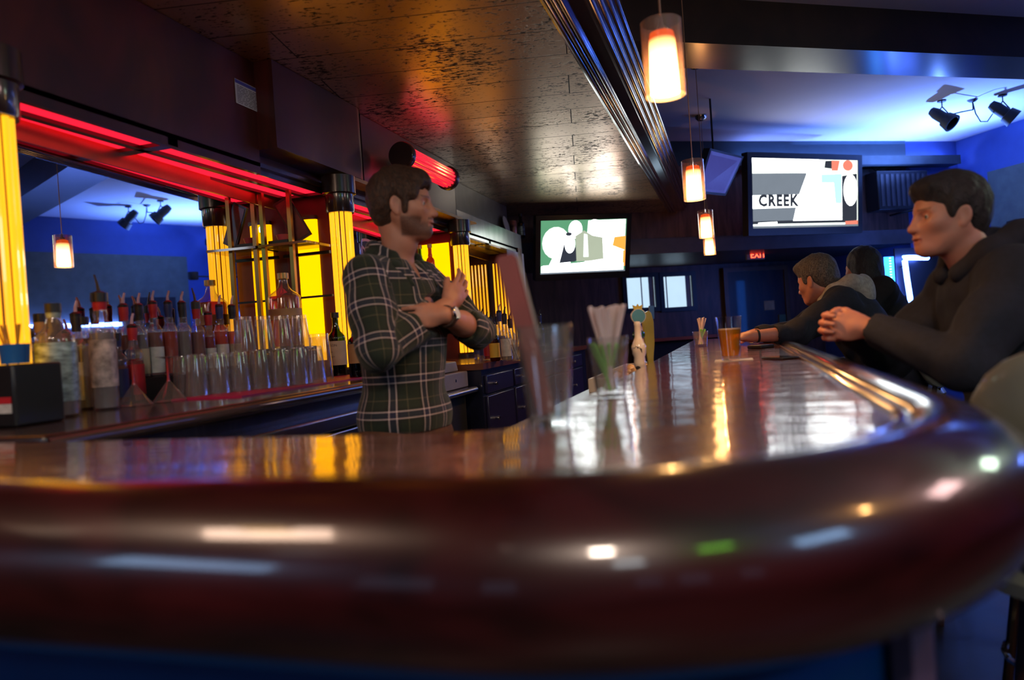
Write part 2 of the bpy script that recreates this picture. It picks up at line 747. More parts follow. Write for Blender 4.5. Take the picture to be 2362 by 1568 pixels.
# ================================================================== street side windows (what the varnish mirrors)
DAY = emat('daylight_pane', (0.35, 0.5, 0.8), 0.35)
for i, (x, z, w, h) in enumerate([(-2.0, 1.75, 0.7, 0.9), (-0.6, 1.6, 0.55, 0.8), (1.9, 1.75, 0.5, 0.7), (2.9, 1.7, 0.7, 0.8), (4.6, 1.75, 0.8, 0.8)]):
    bm = MBx()
    box(bm, x - w / 2 - 0.05, x + w / 2 + 0.05, -3.45, -3.40, z - h / 2 - 0.05, z + h / 2 + 0.05)
    f = struct('window_%d' % (i + 3), bm, BLACKP)
    bm = MBx()
    box(bm, x - w / 2, x + w / 2, -3.40, -3.39, z - h / 2, z + h / 2)
    obj('pane', bm, DAY, f)

# ================================================================== the bar
bar = thing('bar_counter', 'long lacquered red-brown wooden bar with a rounded armrest rail and corner', 'bar', (0, 0, 0))
ZB = 1.07
path = []
XL, YF = -2.6, 0.632
for x in (XL, -2.0, -1.5, -1.0, -0.6, -0.4):
    path.append((x, YF, 0, -1))
RC = 0.5
for i in range(0, 25):
    a = -PI / 2 + (PI / 2) * i / 24
    path.append((-0.25 + RC * math.cos(a), YF + RC + RC * math.sin(a), math.cos(a), math.sin(a)))
YE = 6.2
for y in (1.6, 2.2, 3, 4, 5, YE):
    path.append((0.25, y, 1, 0))
top_poly = [(x - nx * 0.035, y - ny * 0.035) for x, y, nx, ny in path] + [(-0.316, YE), (-0.316, 1.13), (-0.345, 1.085), (-0.42, 1.062), (XL, 1.15)]
bm = MBx()
prism(bm, top_poly, ZB - 0.045, ZB)
obj('bar_top', bm, BARTOP, bar, bevel=0.004)
prof = [(-0.05, -0.02), (-0.048, 0.006), (-0.043, 0.010), (-0.037, 0.009), (-0.034, 0.004), (-0.030, 0.004), (-0.024, 0.011), (-0.012, 0.018), (0.0, 0.021), (0.018, 0.0205),
        (0.04, 0.015), (0.062, 0.004), (0.082, -0.013), (0.096, -0.034), (0.103, -0.058), (0.101, -0.082), (0.092, -0.103),
        (0.076, -0.121), (0.055, -0.133), (0.03, -0.138), (0.015, -0.137), (0.01, -0.15), (-0.02, -0.15), (-0.05, -0.15)]
prof = [(n, ZB + (z if z > -0.034 else -0.034 + (z + 0.034) * 1.15)) for n, z in prof]
bm = MBx()
sweep(bm, path, prof)
obj('armrest_rail', bm, RAILW, bar)
bm = MBx()
pf = [(-0.09, 0.08), (-0.05, 0.08), (-0.05, ZB - 0.16), (-0.09, ZB - 0.16)]
sweep(bm, path, pf, smooth=False)
obj('front_panel', bm, NAVY, bar)
PILM = mat('pilaster_paint', (0.10, 0.07, 0.16), rough=0.5)
for x, y, nx, ny in [(-2.1, YF, 0, -1), (-1.2, YF, 0, -1), (0.21, 0.92, 0.91, -0.41), (0.25, 2.0, 1, 0), (0.25, 3.2, 1, 0), (0.25, 4.4, 1, 0), (0.25, 5.6, 1, 0)]:
    t = Vector((-ny, nx, 0))
    bm = MBx()
    o_ = Vector((x, y, 0)) + Vector((nx, ny, 0)) * -0.048
    M = frame_M(o_, t, (0, 0, 1))
    box(bm, -0.05, 0.05, 0.08, ZB - 0.155, -0.001, 0.02, M=M)
    obj('pilaster', bm, PILM, bar)
bm = MBx()
sweep(bm, path, [(-0.10, 0.0), (-0.06, 0.0), (-0.06, 0.08), (-0.10, 0.08)], smooth=False)
obj('kickboard', bm, BLACKM, bar)
# staff side: underbar shelf carcass
bm = MBx()
box(bm, -0.30, 0.14, 1.16, YE - 0.02, 0.0, ZB - 0.05)
obj('carcass', bm, BLACKM, bar)

# ================================================================== back bar
XF, XM = -1.91, -2.21
ZS = 1.98
ZCN = 1.07

bb = thing('back_bar', 'tall dark mahogany back bar with lit niches along the left wall', 'back bar', (0, 0, 0))
# canopy fascia in three steps
bm = MBx()
box(bm, XF - 0.02, XF, -1.1, 2.76, ZS, 2.463)
obj('fascia', bm, MAHOG, bb)


def rounded_end_box(x0, x1, y0, y1, r):
    pts = [(x0, y0), (x1, y0)]
    for i in range(9):
        a = (PI / 2) * i / 8
        pts.append((x1 - r + r * math.cos(a), y1 - r + r * math.sin(a)))
    pts.append((x0, y1))
    return pts


bm = MBx()
prism(bm, rounded_end_box(XF - 0.10, -1.82, 2.76, 3.62, 0.12), 2.085, 2.463)
obj('stepped_fascia', bm, MAHOG, bb)
bm = MBx()
prism(bm, rounded_end_box(XF - 0.09, -1.86, 3.62, 5.12, 0.12), 2.10, 2.463)
obj('stepped_fascia', bm, mat('violet_brown_laminate', (0.06, 0.028, 0.034), rough=0.35, coat=0.4, coat_rough=0.15), bb)
bm = MBx()
prism(bm, rounded_end_box(XF - 0.10, -1.822, 3.36, 5.2, 0.2), 2.065, 2.084)
prism(bm, [(-1.88, 4.9), (-1.83, 4.9), (-1.80, 5.0), (-1.775, 5.1), (-1.77, 5.17), (-1.79, 5.24), (-1.88, 5.26)], 2.06, 2.0645)
obj('soffit_board', bm, mat('tan_soffit_board', (0.45, 0.25, 0.07), rough=0.4, var=0.25), bb)
bm = MBx()
prism(bm, rounded_end_box(XM, XF, 5.14, 7.0, 0.12), 1.99, 2.17)
obj('end_fascia', bm, mat('pale_grey_laminate', (0.62, 0.63, 0.58), rough=0.22, metal=0.5, var=0.12, scale=3, stretch=(1, 4, 1)), bb)
bm = MBx()
box(bm, XM - 0.12, -2.04, 5.15, 6.9, 2.17, 2.463)
obj('upper_panel', bm, mat('khaki_panel', (0.14, 0.125, 0.10), rough=0.35, var=0.2), bb)
bm = MBx()
box(bm, XM - 0.12, XF - 0.06, 1.0, 5.2, 2.03, 2.463)
obj('header', bm, MAHOG, bb)

# niches: red lit ceilings, mirror backs, partitions
NICHES = [(1.18, 3.34), (3.46, 5.00), (5.12, 6.72)]
MIRROR = bpy.data.materials.new('mirror_glass')
MIRROR.use_nodes = True
_b = MIRROR.node_tree.nodes['Principled BSDF']
_b.inputs['Metallic'].default_value = 1
_b.inputs['Roughness'].default_value = 0.015
_n = MIRROR.node_tree.nodes.new('ShaderNodeTexNoise')
_r = MIRROR.node_tree.nodes.new('ShaderNodeValToRGB')
_r.color_ramp.elements[0].color = (0.66, 0.68, 0.74, 1)
_r.color_ramp.elements[1].color = (0.72, 0.74, 0.8, 1)
MIRROR.node_tree.links.new(_n.outputs[0], _r.inputs[0])
MIRROR.node_tree.links.new(_r.outputs[0], _b.inputs['Base Color'])
DKTRIM = wood('dark_niche_trim', (0.012, 0.005, 0.006), (0.04, 0.014, 0.014), rough=0.3, coat=0.8, coat_rough=0.12)
REDW = mat('oxblood_panel', (0.10, 0.012, 0.016), rough=0.4, var=0.2)
for k, (y0, y1) in enumerate(NICHES):
    # coffered ceiling grid, red panels glow inside it
    bm = MBx()
    box(bm, XM, XF, y0, y1, 2.012, 2.03)
    ym = y0 + (y1 - y0) * 0.49
    for xa, xb in ((XF - 0.021, XF - 0.027), (-2.03, -2.06), (-2.155, XM)):
        box(bm, xb, xa, y0, y1, 1.985, 2.0125)
    for ya, yb in ((y0, y0 + 0.04), (ym - 0.025, ym + 0.025), (y1 - 0.04, y1)):
        box(bm, XM, XF, ya, yb, 1.985, 2.0125)
    g = obj('niche_ceiling', bm, DKTRIM, bb)
    for xa, xb in ((XF - 0.028, -2.029), (-2.061, -2.154)):
        for ya, yb in ((y0 + 0.045, ym - 0.03), (ym + 0.03, y1 - 0.045)):
            bm = MBx()
            box(bm, xb, xa, ya, yb, 1.998, 2.010)
            obj('red_panel', bm, RED, g)['label'] = 'glowing red ceiling panel'
    bm = MBx()
    prism(bm, [(-2.19 + (y1 - y0) * 0.05, y0), (-2.19, y1), (-2.30, y1), (-2.30, y0)], ZCN, 1.93)
    mo = obj('mirror', bm, MIRROR, bb)
    bm = MBx()
    prism(bm, [(-2.185 + (y1 - y0) * 0.05, y0), (-2.185, y1), (-2.30, y1), (-2.30, y0)], 1.93, 2.0)
    
    obj('mirror_frame', bm, BRASS, bb)
    bm = MBx()
    box(bm, XM - 0.09, -1.90, y1, y1 + 0.12, ZCN, 2.03)
    obj('partition', bm, REDW, bb)
bm = MBx()
box(bm, XM, -1.90, 1.19, 1.30, ZCN, 2.03)
obj('partition', bm, REDW, bb)


def col_material(name='amber_ribs', col=(0.5, 0.2, 0.02)):
    m, nt, out = nodes_of(name)
    L = nt.links.new
    b = N(nt, 'ShaderNodeBsdfPrincipled', Roughness=0.12)
    b.inputs['Base Color'].default_value = c4(col)
    b.inputs['Emission Color'].default_value = (1.0, 0.42, 0.01, 1)
    b.inputs['Emission Strength'].default_value = 1.15
    b.inputs['Coat Weight'].default_value = 0.8
    tc = N(nt, 'ShaderNodeTexCoord')
    nz = N(nt, 'ShaderNodeTexNoise', Scale=14.0)
    L(tc.outputs['Object'], nz.inputs['Vector'])
    mr = N(nt, 'ShaderNodeMapRange')
    mr.inputs['To Min'].default_value = 0.06
    mr.inputs['To Max'].default_value = 0.2
    L(nz.outputs[0], mr.inputs[0])
    L(mr.outputs[0], b.inputs['Roughness'])
    L(b.outputs[0], out.inputs[0])
    return m


RIBS = col_material()


def fluted_rods(bm, R, r, n, z0, z1, a0=0.0, a1=2 * PI, c=(0, 0)):
    for i in range(n):
        a = a0 + (a1 - a0) * i / n
        cx, cy = c[0] + R * math.cos(a), c[1] + R * math.sin(a)
        lathe(bm, [(r, z0), (r, z1)], 8, (cx, cy, 0))


def column(x, y, z0, z1, label, R=0.055):
    t = thing('lit_column', label, 'column lamp', (x, y, z0), 0, 'fluted amber columns of the back bar')
    h = z1 - z0
    bm = MBx()
    lathe(bm, [(0, 0), (R * 1.25, 0), (R * 1.25, 0.03), (R * 1.1, 0.04), (0, 0.04)], 24)
    obj('base', bm, DKTRIM, t)
    bm = MBx()
    lathe(bm, [(R * 0.82, 0.04), (R * 0.82, h - 0.18)], 24)
    obj('core', bm, DKCORE, t)
    bm = MBx()
    fluted_rods(bm, R * 0.86, R * 0.172, 12, 0.04, h - 0.18, 0.1, 0.1 + 2 * PI)
    obj('ribs', bm, RIBS, t)
    bm = MBx()
    lathe(bm, [(0, h - 0.18), (R * 1.22, h - 0.18), (R * 1.22, h - 0.175), (R * 1.28, h - 0.17), (R * 1.28, h - 0.09), (R * 1.5, h - 0.085), (R * 1.5, h), (0, h)], 32)
    obj('capital', bm, DKTRIM, t)
    return t


column(-1.835, 1.478, ZCN, 2.055, 'fluted amber glowing column at the left edge, beside the big mirror')
column(-1.835, 3.29, ZCN, 2.055, 'fluted amber glowing column right behind the shoulder of the plaid-shirted bartender')
column(-1.835, 4.98, ZCN, 2.055, 'fluted amber glowing column farthest down the back bar, right of the bartender')

# end wall of the first niche: two smooth lit panels
PANA = emat('amber_panel_soft', (1.0, 0.36, 0.02), 0.95)
for nm, xa, xb, mt_, lab in (('b', 690, 738, YEL, 'yellow glowing half-round wall light behind the brass-post shelf unit'),):
    pa, pb = at_y(xa, 600, 3.335), at_y(xb, 600, 3.335)
    cx, w = (pa.x + pb.x) / 2, abs(pb.x - pa.x) / 2
    t = thing('wall_light', lab, 'wall light', (cx, 3.337, 1.15), 0, None)
    bm = MBx()
    pts = [(-w, 0)] + [(-w * math.cos(PI * i / 12), -0.035 * math.sin(PI * i / 12)) for i in range(13)] + [(w, 0)]
    prism(bm, pts[1:-1], 0, 0.72)
    obj('diffuser', bm, mt_, t)
    bm = MBx()
    box(bm, -w, w, -0.02, 0.0, 0.72, 0.74)
    obj('cap', bm, DKTRIM, t)
    bm = MBx()
    lathe(bm, [(0, 0.675), (0.014, 0.68), (0.016, 0.70), (0, 0.72)], 10, (-w * 0.45, -0.04, 0))
    obj('bulb', bm, emat('white_bulb', (0.7, 0.95, 1.0), 3.0), t)
# third niche end: two wide fluted lit panels
for (xa, xb, lab) in ((1136, 1190, 'wide fluted yellow light panel at the far end of the back bar'),):
    pa, pb = at_y(xa, 650, 6.69), at_y(xb, 650, 6.69)
    cx, w = (pa.x + pb.x) / 2, abs(pb.x - pa.x) / 2
    t = thing('fluted_wall_light', lab, 'wall light', (cx, 6.715, 1.1))
    bm = MBx()
    box(bm, -w, w, -0.01, 0.0, 0, 0.80)
    obj('back_sheet', bm, DKCORE, t)
    bm = MBx()
    n = 7
    for i in range(n):
        lathe(bm, [(w / n * 0.6, 0), (w / n * 0.42, 0.80)], 8, (-w + (i + 0.5) * 2 * w / n, -0.016, 0))
    obj('ribs', bm, RIBS, t)

# etagere in the first niche
et = thing('shelf_unit', 'brass-post shelf unit with a glass shelf at the right end of the mirror niche', 'shelf', (0, 0, 0))
zz1 = at_y(700, 556, 3.1).z
zz2 = at_y(700, 683, 3.2).z
for (x_, y_) in ((-2.012, 3.117), (-2.155, 3.10)):
    bm = MBx()
    box(bm, x_ - 0.010, x_ + 0.010, y_ - 0.010, y_ + 0.010, ZCN + 0.001, 1.984)
    obj('post', bm, BRASS, et)
SHG = mat('shelf_glass_edge', (0.28, 0.22, 0.08), rough=0.1, coat=0.5)
bm = MBx()
box(bm, -2.17, -1.905, 3.07, 3.29, zz1 - 0.012, zz1)
obj('shelf', bm, SHG, et)
bm = MBx()
box(bm, -2.17, -1.905, 3.275, 3.295, zz1 - 0.045, zz1 - 0.03)
obj('rail', bm, BLACKP, et)
bm = MBx()
box(bm, -2.17, -1.905, 3.275, 3.29, zz2 - 0.006, zz2 + 0.004)
obj('rail', bm, BLACKP, et)
bm = MBx()
box(bm, -0.09, 0.02, -0.06, 0.06, 0, 0.022)
tag(obj('tray', bm, BLACKP, None, loc=(-2.055, 3.18, zz1 + 0.0005)), 'flat black tray on the glass shelf against the mirror', 'tray')
t = thing('cup', 'low pinkish cup on the black tray of the glass shelf', 'cup', (-2.09, 3.17, zz1 + 0.023))
bm = MBx()
lathe(bm, [(0, 0), (0.026, 0.0), (0.034, 0.024), (0.036, 0.03), (0.032, 0.03), (0.024, 0.006), (0, 0.006)], 16)
obj('bowl', bm, mat('pink_ceramic', (0.55, 0.18, 0.2), rough=0.3), t)
fp = at_y(728, 548, 3.12)
t = thing('picture_frame', 'dark framed picture leaning to the left before the yellow wall light', 'picture', (-1.975, 3.17, zz1 + 0.022), 0, rot=(0.06, math.radians(-27), math.radians(12)))
bm = MBx()
box(bm, -0.045, 0.045, -0.006, 0.006, 0.0, 0.22)
obj('frame', bm, BLACKP, t)
bm = MBx()
box(bm, -0.036, 0.036, -0.0075, -0.006, 0.012, 0.208)
o = obj('print', bm, mat('dark_print', (0.10, 0.03, 0.03), rough=0.3, var=0.9, scale=12), t)

# licence paper on the fascia
t = thing('licence_notice', 'printed licence sheet with a blue header pinned to the dark fascia', 'paper notice', (0, 0, 0))
pc = at_x(574, 228, XF)
y0, y1 = at_x(541, 200, XF).y, at_x(606, 240, XF).y
z1_, z0_ = at_x(541, 181, XF).z, at_x(541, 236, XF).z
Mn = frame_M((XF + 0.002, y0, z0_), (0, 1, 0), (0, 0, 1))
bm = MBx()
w, h = y1 - y0, z1_ - z0_
box(bm, 0, w, 0, h, 0, 0.0015, M=Mn)
obj('sheet', bm, mat('grey_paper', (0.55, 0.53, 0.6), rough=0.8), t)
bm = MBx()
box(bm, 0, w * 0.95, h * 0.84, h * 0.98, 0.0015, 0.0022, M=Mn)
obj('header', bm, mat('blue_ink', (0.06, 0.06, 0.35), rough=0.7), t)
bm = MBx()
rr = random.Random(3)
for i in range(11):
    yy = h * (0.74 - i * 0.068)
    x_ = w * 0.05
    while x_ < w * 0.9:
        l_ = w * rr.uniform(0.04, 0.2)
        box(bm, x_, min(x_ + l_, w * 0.95), yy, yy + h * 0.022, 0.0015, 0.002, M=Mn)
        x_ += l_ + w * 0.03
obj('print', bm, BLACKM, t)['kind'] = 'stuff'

# red horizontal lamp on the stepped fascia
t = thing('tube_sconce', 'horizontal fluted red tube lamp with dark round end caps on the fascia', 'wall lamp', (-1.72, 3.80, 2.262))
Mx = Matrix.Rotation(-PI / 2, 4, 'X')
bm = MBx()
lathe(bm, [(0.052, 0.04), (0.052, 0.70)], 24, M=Mx)
obj('core', bm, mat('red_tube_core', (0.08, 0.004, 0.008)), t)
bm = MBx()
for i in range(16):
    a = 2 * PI * i / 16
    lathe(bm, [(0.0100, 0.04), (0.0100, 0.70)], 8, (0.056 * math.cos(a), 0.056 * math.sin(a), 0), M=None)
bmesh.ops.transform(bm, matrix=Mx, verts=bm.verts[:])
obj('ribs', bm, mat('red_acrylic_rib', (0.35, 0.01, 0.03), rough=0.1, coat=1.0, emit=(1, 0.02, 0.05), estr=0.75), t)
for z_ in (0.0, 0.69):
    bm = MBx()
    lathe(bm, [(0, z_), (0.072, z_), (0.078, z_ + 0.01), (0.078, z_ + 0.04), (0.07, z_ + 0.05), (0, z_ + 0.05)], 32, M=Mx)
    obj('end_cap', bm, DKTRIM, t)
bm = MBx()
box(bm, -0.1, -0.05, 0.1, 0.6, -0.03, 0.03)
obj('bracket', bm, DKTRIM, t)
t['label'] = 'horizontal fluted red tube lamp with dark round end caps on the fascia'

# ------------------------------------------------------------------ counters
COUNTM = wood('back_counter_gloss', (0.012, 0.006, 0.006), (0.05, 0.02, 0.016), rough=0.35, coat=0.9, coat_rough=0.12, scale=3)
bc = thing('back_counter', 'glossy dark counter under the mirror carrying the bottles and glasses', 'counter', (0, 0, 0))
bm = MBx()
box(bm, -2.60, -1.385, 1.185, 3.32, ZCN - 0.04, ZCN)
obj('counter_top', bm, COUNTM, bc, bevel=0.008)
bm = MBx()
box(bm, -2.60, -1.43, 1.19, 3.30, 0.05, ZCN - 0.041)
obj('cabinet', bm, mat('navy_black_laminate', (0.012, 0.014, 0.035), rough=0.25, coat=0.4), bc)
bm = MBx()
lathe(bm, [(0.014, 1.19), (0.014, 3.32)], 12, M=Matrix.Translation((-1.384, 0, ZCN - 0.02)) @ Matrix.Rotation(-PI / 2, 4, 'X'))
obj('edge_trim', bm, mat('counter_edge_trim', (0.08, 0.05, 0.05), rough=0.15, coat=1.0), bc)
co = thing('bar_cooler', 'low stainless steel bar cooler below the bottle counter, shining blue', 'cooler', (0, 0, 0))
bm = MBx()
box(bm, -1.429, -1.335, 1.3, 3.28, 0.925, 0.975)
obj('lid', bm, STEEL, co, bevel=0.006)
bm = MBx()
box(bm, -1.429, -1.345, 1.3, 3.28, 0.1, 0.915)
obj('body', bm, STEEL, co, bevel=0.004)
# red bar mat along the front of the glasses
bm = MBx()
ma, mb = at_z(440, 925, ZCN), at_z(812, 882, ZCN)
box(bm, -1.83, -1.55, 2.05, 3.2, ZCN, ZCN + 0.005)
tag(obj('bar_mat', bm, mat('red_rubber_mat', (0.45, 0.01, 0.09), rough=0.5, bump=0.2, bscale=200), None), 'crimson rubber bar mat under the upside-down glasses', 'mat')
rs = thing('bottle_riser', 'low black step behind the glasses that raises the back bottles', 'shelf', (0, 0, 0))
bm = MBx()
box(bm, -2.090, -1.975, 1.95, 2.70, ZCN + 0.0005, ZCN + 0.08)
obj('step', bm, BLACKP, rs)

b2 = thing('back_cabinet', 'dark blue-black drawer cabinet beyond the bartender with bottles on top', 'cabinet', (0, 0, 0))
CABX = -1.33
bm = MBx()
box(bm, -2.60, CABX, 3.80, 6.75, 0.05, 1.035)
obj('body', bm, mat('navy_black_laminate', (0, 0, 0)), b2)
bm = MBx()
box(bm, -2.60, CABX + 0.02, 3.78, 6.75, 1.036, 1.07)
obj('counter_top', bm, mat('orange_brown_top', (0.18, 0.06, 0.025), rough=0.25, coat=0.6), b2)
yy = 3.84
for i in range(5):
    for (za, zb) in ((0.90, 1.00), (0.62, 0.885), (0.1, 0.6)):
        bm = MBx()
        box(bm, CABX, CABX + 0.018, yy, yy + 0.50, za, zb)
        d = obj('drawer' if za > 0.8 else 'door', bm, mat('navy_front', (0.022, 0.018, 0.06), rough=0.3, coat=0.3), b2, bevel=0.004)
        bm = MBx()
        lathe(bm, [(0, 0), (0.006, 0), (0.012, 0.018), (0.01, 0.026), (0, 0.028)], 12, M=Matrix.Translation((CABX + 0.018, yy + 0.1, (za + zb) / 2)) @ Matrix.Rotation(PI / 2, 4, 'Y'))
        obj('knob', bm, CHROME, d)
    yy += 0.54
b3 = thing('low_counter', 'lower dark counter between the mirror counter and the drawer cabinet', 'counter', (0, 0, 0))
bm = MBx()
box(bm, -2.60, -1.36, 3.34, 3.77, 0.915, 0.95)
obj('counter_top', bm, COUNTM, b3)
bm = MBx()
lathe(bm, [(0.016, 3.34), (0.016, 3.77)], 12, M=Matrix.Translation((-1.358, 0, 0.932)) @ Matrix.Rotation(-PI / 2, 4, 'X'))
obj('edge_trim', bm, STEEL, b3)
bm = MBx()
box(bm, -2.60, -1.42, 3.34, 3.77, 0.05, 0.91)
obj('body', bm, BLACKM, b3)
# receipt printer / till
t = thing('cash_register', 'grey boxy cash register on the lower counter beside the plaid shirt', 'cash register', (-1.56, 3.56, 0.951), 0)
GREYP = mat('warm_grey_plastic', (0.30, 0.27, 0.30), rough=0.45)
bm = MBx()
box(bm, -0.18, 0.17, -0.19, 0.19, 0, 0.085)
d = obj('drawer', bm, GREYP, t, bevel=0.006)
bm = MBx()
lathe(bm, [(0.008, 0), (0.008, 0.004), (0, 0.004)], 10, M=Matrix.Translation((0.17, 0, 0.045)) @ Matrix.Rotation(PI / 2, 4, 'Y'))
obj('lock', bm, CHROME, d)
bm = MBx()
prism(bm, [(-0.16, 0.088), (0.13, 0.088), (0.12, 0.14), (-0.16, 0.165)], -0.16, 0.16, M=Matrix.Rotation(PI / 2, 4, 'X'))
obj('printer_body', bm, GREYP, t, bevel=0.006)
bm = MBx()
box(bm, -0.12, 0.08, -0.10, 0.1, 0.155, 0.17)
obj('paper_slot', bm, mat('peach_paper', (0.7, 0.45, 0.35), rough=0.7), t)

# ------------------------------------------------------------------ glasses
def pint(name, label, loc, group=None, inverted=False, H=0.147, R1=0.043, R0_=0.030, liquid=None, fill=0.7, foam=False, m=None, liqmat=None):
    t = thing(name, label, 'glass', loc, 0, group)
    bm = MBx()
    wl = 0.002
    prof = [(0, 0), (R0_ * 0.97, 0), (R0_, 0.004), (R1, H - 0.001), (R1 - wl * 0.5, H), (R1 - wl, H - 0.001), (R0_ - wl + 0.001, 0.014), (0, 0.012)]
    if inverted:
        prof = [(r, H - z) for r, z in prof]
    lathe(bm, prof, 28)
    obj('vessel', bm, m or GLASSB, t)
    if liqmat:
        bm = MBx()
        rr_ = lambda z: R0_ + (R1 - R0_) * z / H - wl - 0.001
        lathe(bm, [(0, 0.015), (rr_(0.015), 0.015), (rr_(H * fill), H * fill), (0, H * fill)], 28)
        obj('beer', bm, liqmat, t)
        if foam:
            bm = MBx()
            lathe(bm, [(0, H * fill), (rr_(H * fill), H * fill), (rr_(H * fill + 0.004), H * fill + 0.004), (0, H * fill + 0.004)], 28)
            obj('foam', bm, mat('beer_foam', (0.8, 0.62, 0.4), rough=0.6), t)
    return t


rowa, rowb = at_z(455, 912, ZCN + 0.006), at_z(730, 882, ZCN + 0.006)
side = Vector((-(rowb.y - rowa.y), (rowb.x - rowa.x), 0)).normalized()
if side.x > 0:
    side = -side
proto_g = None
ng = 0
ords = ['first', 'second', 'third', 'fourth', 'fifth', 'sixth', 'seventh', 'eighth', 'ninth', 'tenth']
NROW = 7
for r in range(2):
    for i in range(NROW):
        p = rowa.lerp(rowb, i / (NROW - 1)) + side * (0.094 * r)
        if p.x < -2.03 and r == 2 and False:
            continue
        row = ['front', 'middle', 'rear'][r]
        lab = 'upside-down clear pint glass, %s from the left in the %s row on the mat' % (ords[i], row)
        loc = (p.x, p.y, ZCN + 0.005 if r < 1 else ZCN + 0.0005)
        if proto_g is None:
            proto_g = pint('pint_glass', lab, loc, 'upside-down pint glasses by the mirror', inverted=True)
        else:
            dup(proto_g, loc, 0, lab)
# second storey: taller mixing glasses stacked on top
tallp = None
for i, (px, r_) in enumerate([(583, 1), (625, 1), (668, 1), (655, 2)]):
    p = rowa.lerp(rowb, [3, 4, 5, 6][i] / 6) + side * 0.094
    lab = 'upside-down mixing glass, %s from the left of those stacked on the pint glasses' % ords[i]
    if tallp is None:
        tallp = pint('mixing_glass', lab, (p.x, p.y, ZCN + 0.149), 'mixing glasses stacked on the pint glasses', inverted=True, H=0.135, R1=0.042)
    else:
        dup(tallp, (p.x, p.y, ZCN + 0.149), 0, lab)
p = at_z(745, 876, ZCN)
pint('carafe', 'large upside-down clear pitcher at the right end of the glass rows', (at_z(725, 880, ZCN).x + 0.02, at_z(725, 880, ZCN).y + 0.03, ZCN + 0.006), None, inverted=True, H=0.20, R1=0.052, R0_=0.04)

# upside-down cocktail glasses
first = None
for i, (px, py) in enumerate([(312, 936), (392, 926)]):
    p = at_z(px, py, ZCN)
    lab = ['left one of the two upside-down cocktail glasses by the big bottles', 'right one of the two upside-down cocktail glasses, nearer to the pint glasses'][i]
    if first is None:
        t = thing('cocktail_glass', lab, 'glass', (p.x, p.y, ZCN + 0.001), 0, 'upside-down cocktail glasses')
        bm = MBx()
        lathe(bm, [(0.052, 0), (0.0535, 0.001), (0.006, 0.068), (0.004, 0.07)], 28)
        obj('bowl', bm, GLASSB, t)
        bm = MBx()
        lathe(bm, [(0.006, 0.066), (0.0038, 0.08), (0.0036, 0.135), (0.006, 0.145)], 12)
        obj('stem', bm, mat('red_glass_stem', (0.5, 0.05, 0.05), rough=0.1, coat=1.0), t)
        bm = MBx()
        lathe(bm, [(0.006, 0.143), (0.034, 0.148), (0.035, 0.150), (0, 0.150)], 24)
        obj('foot', bm, GLASSB, t)
        first = t
    else:
        dup(first, (p.x, p.y, ZCN + 0.001), 0, lab)

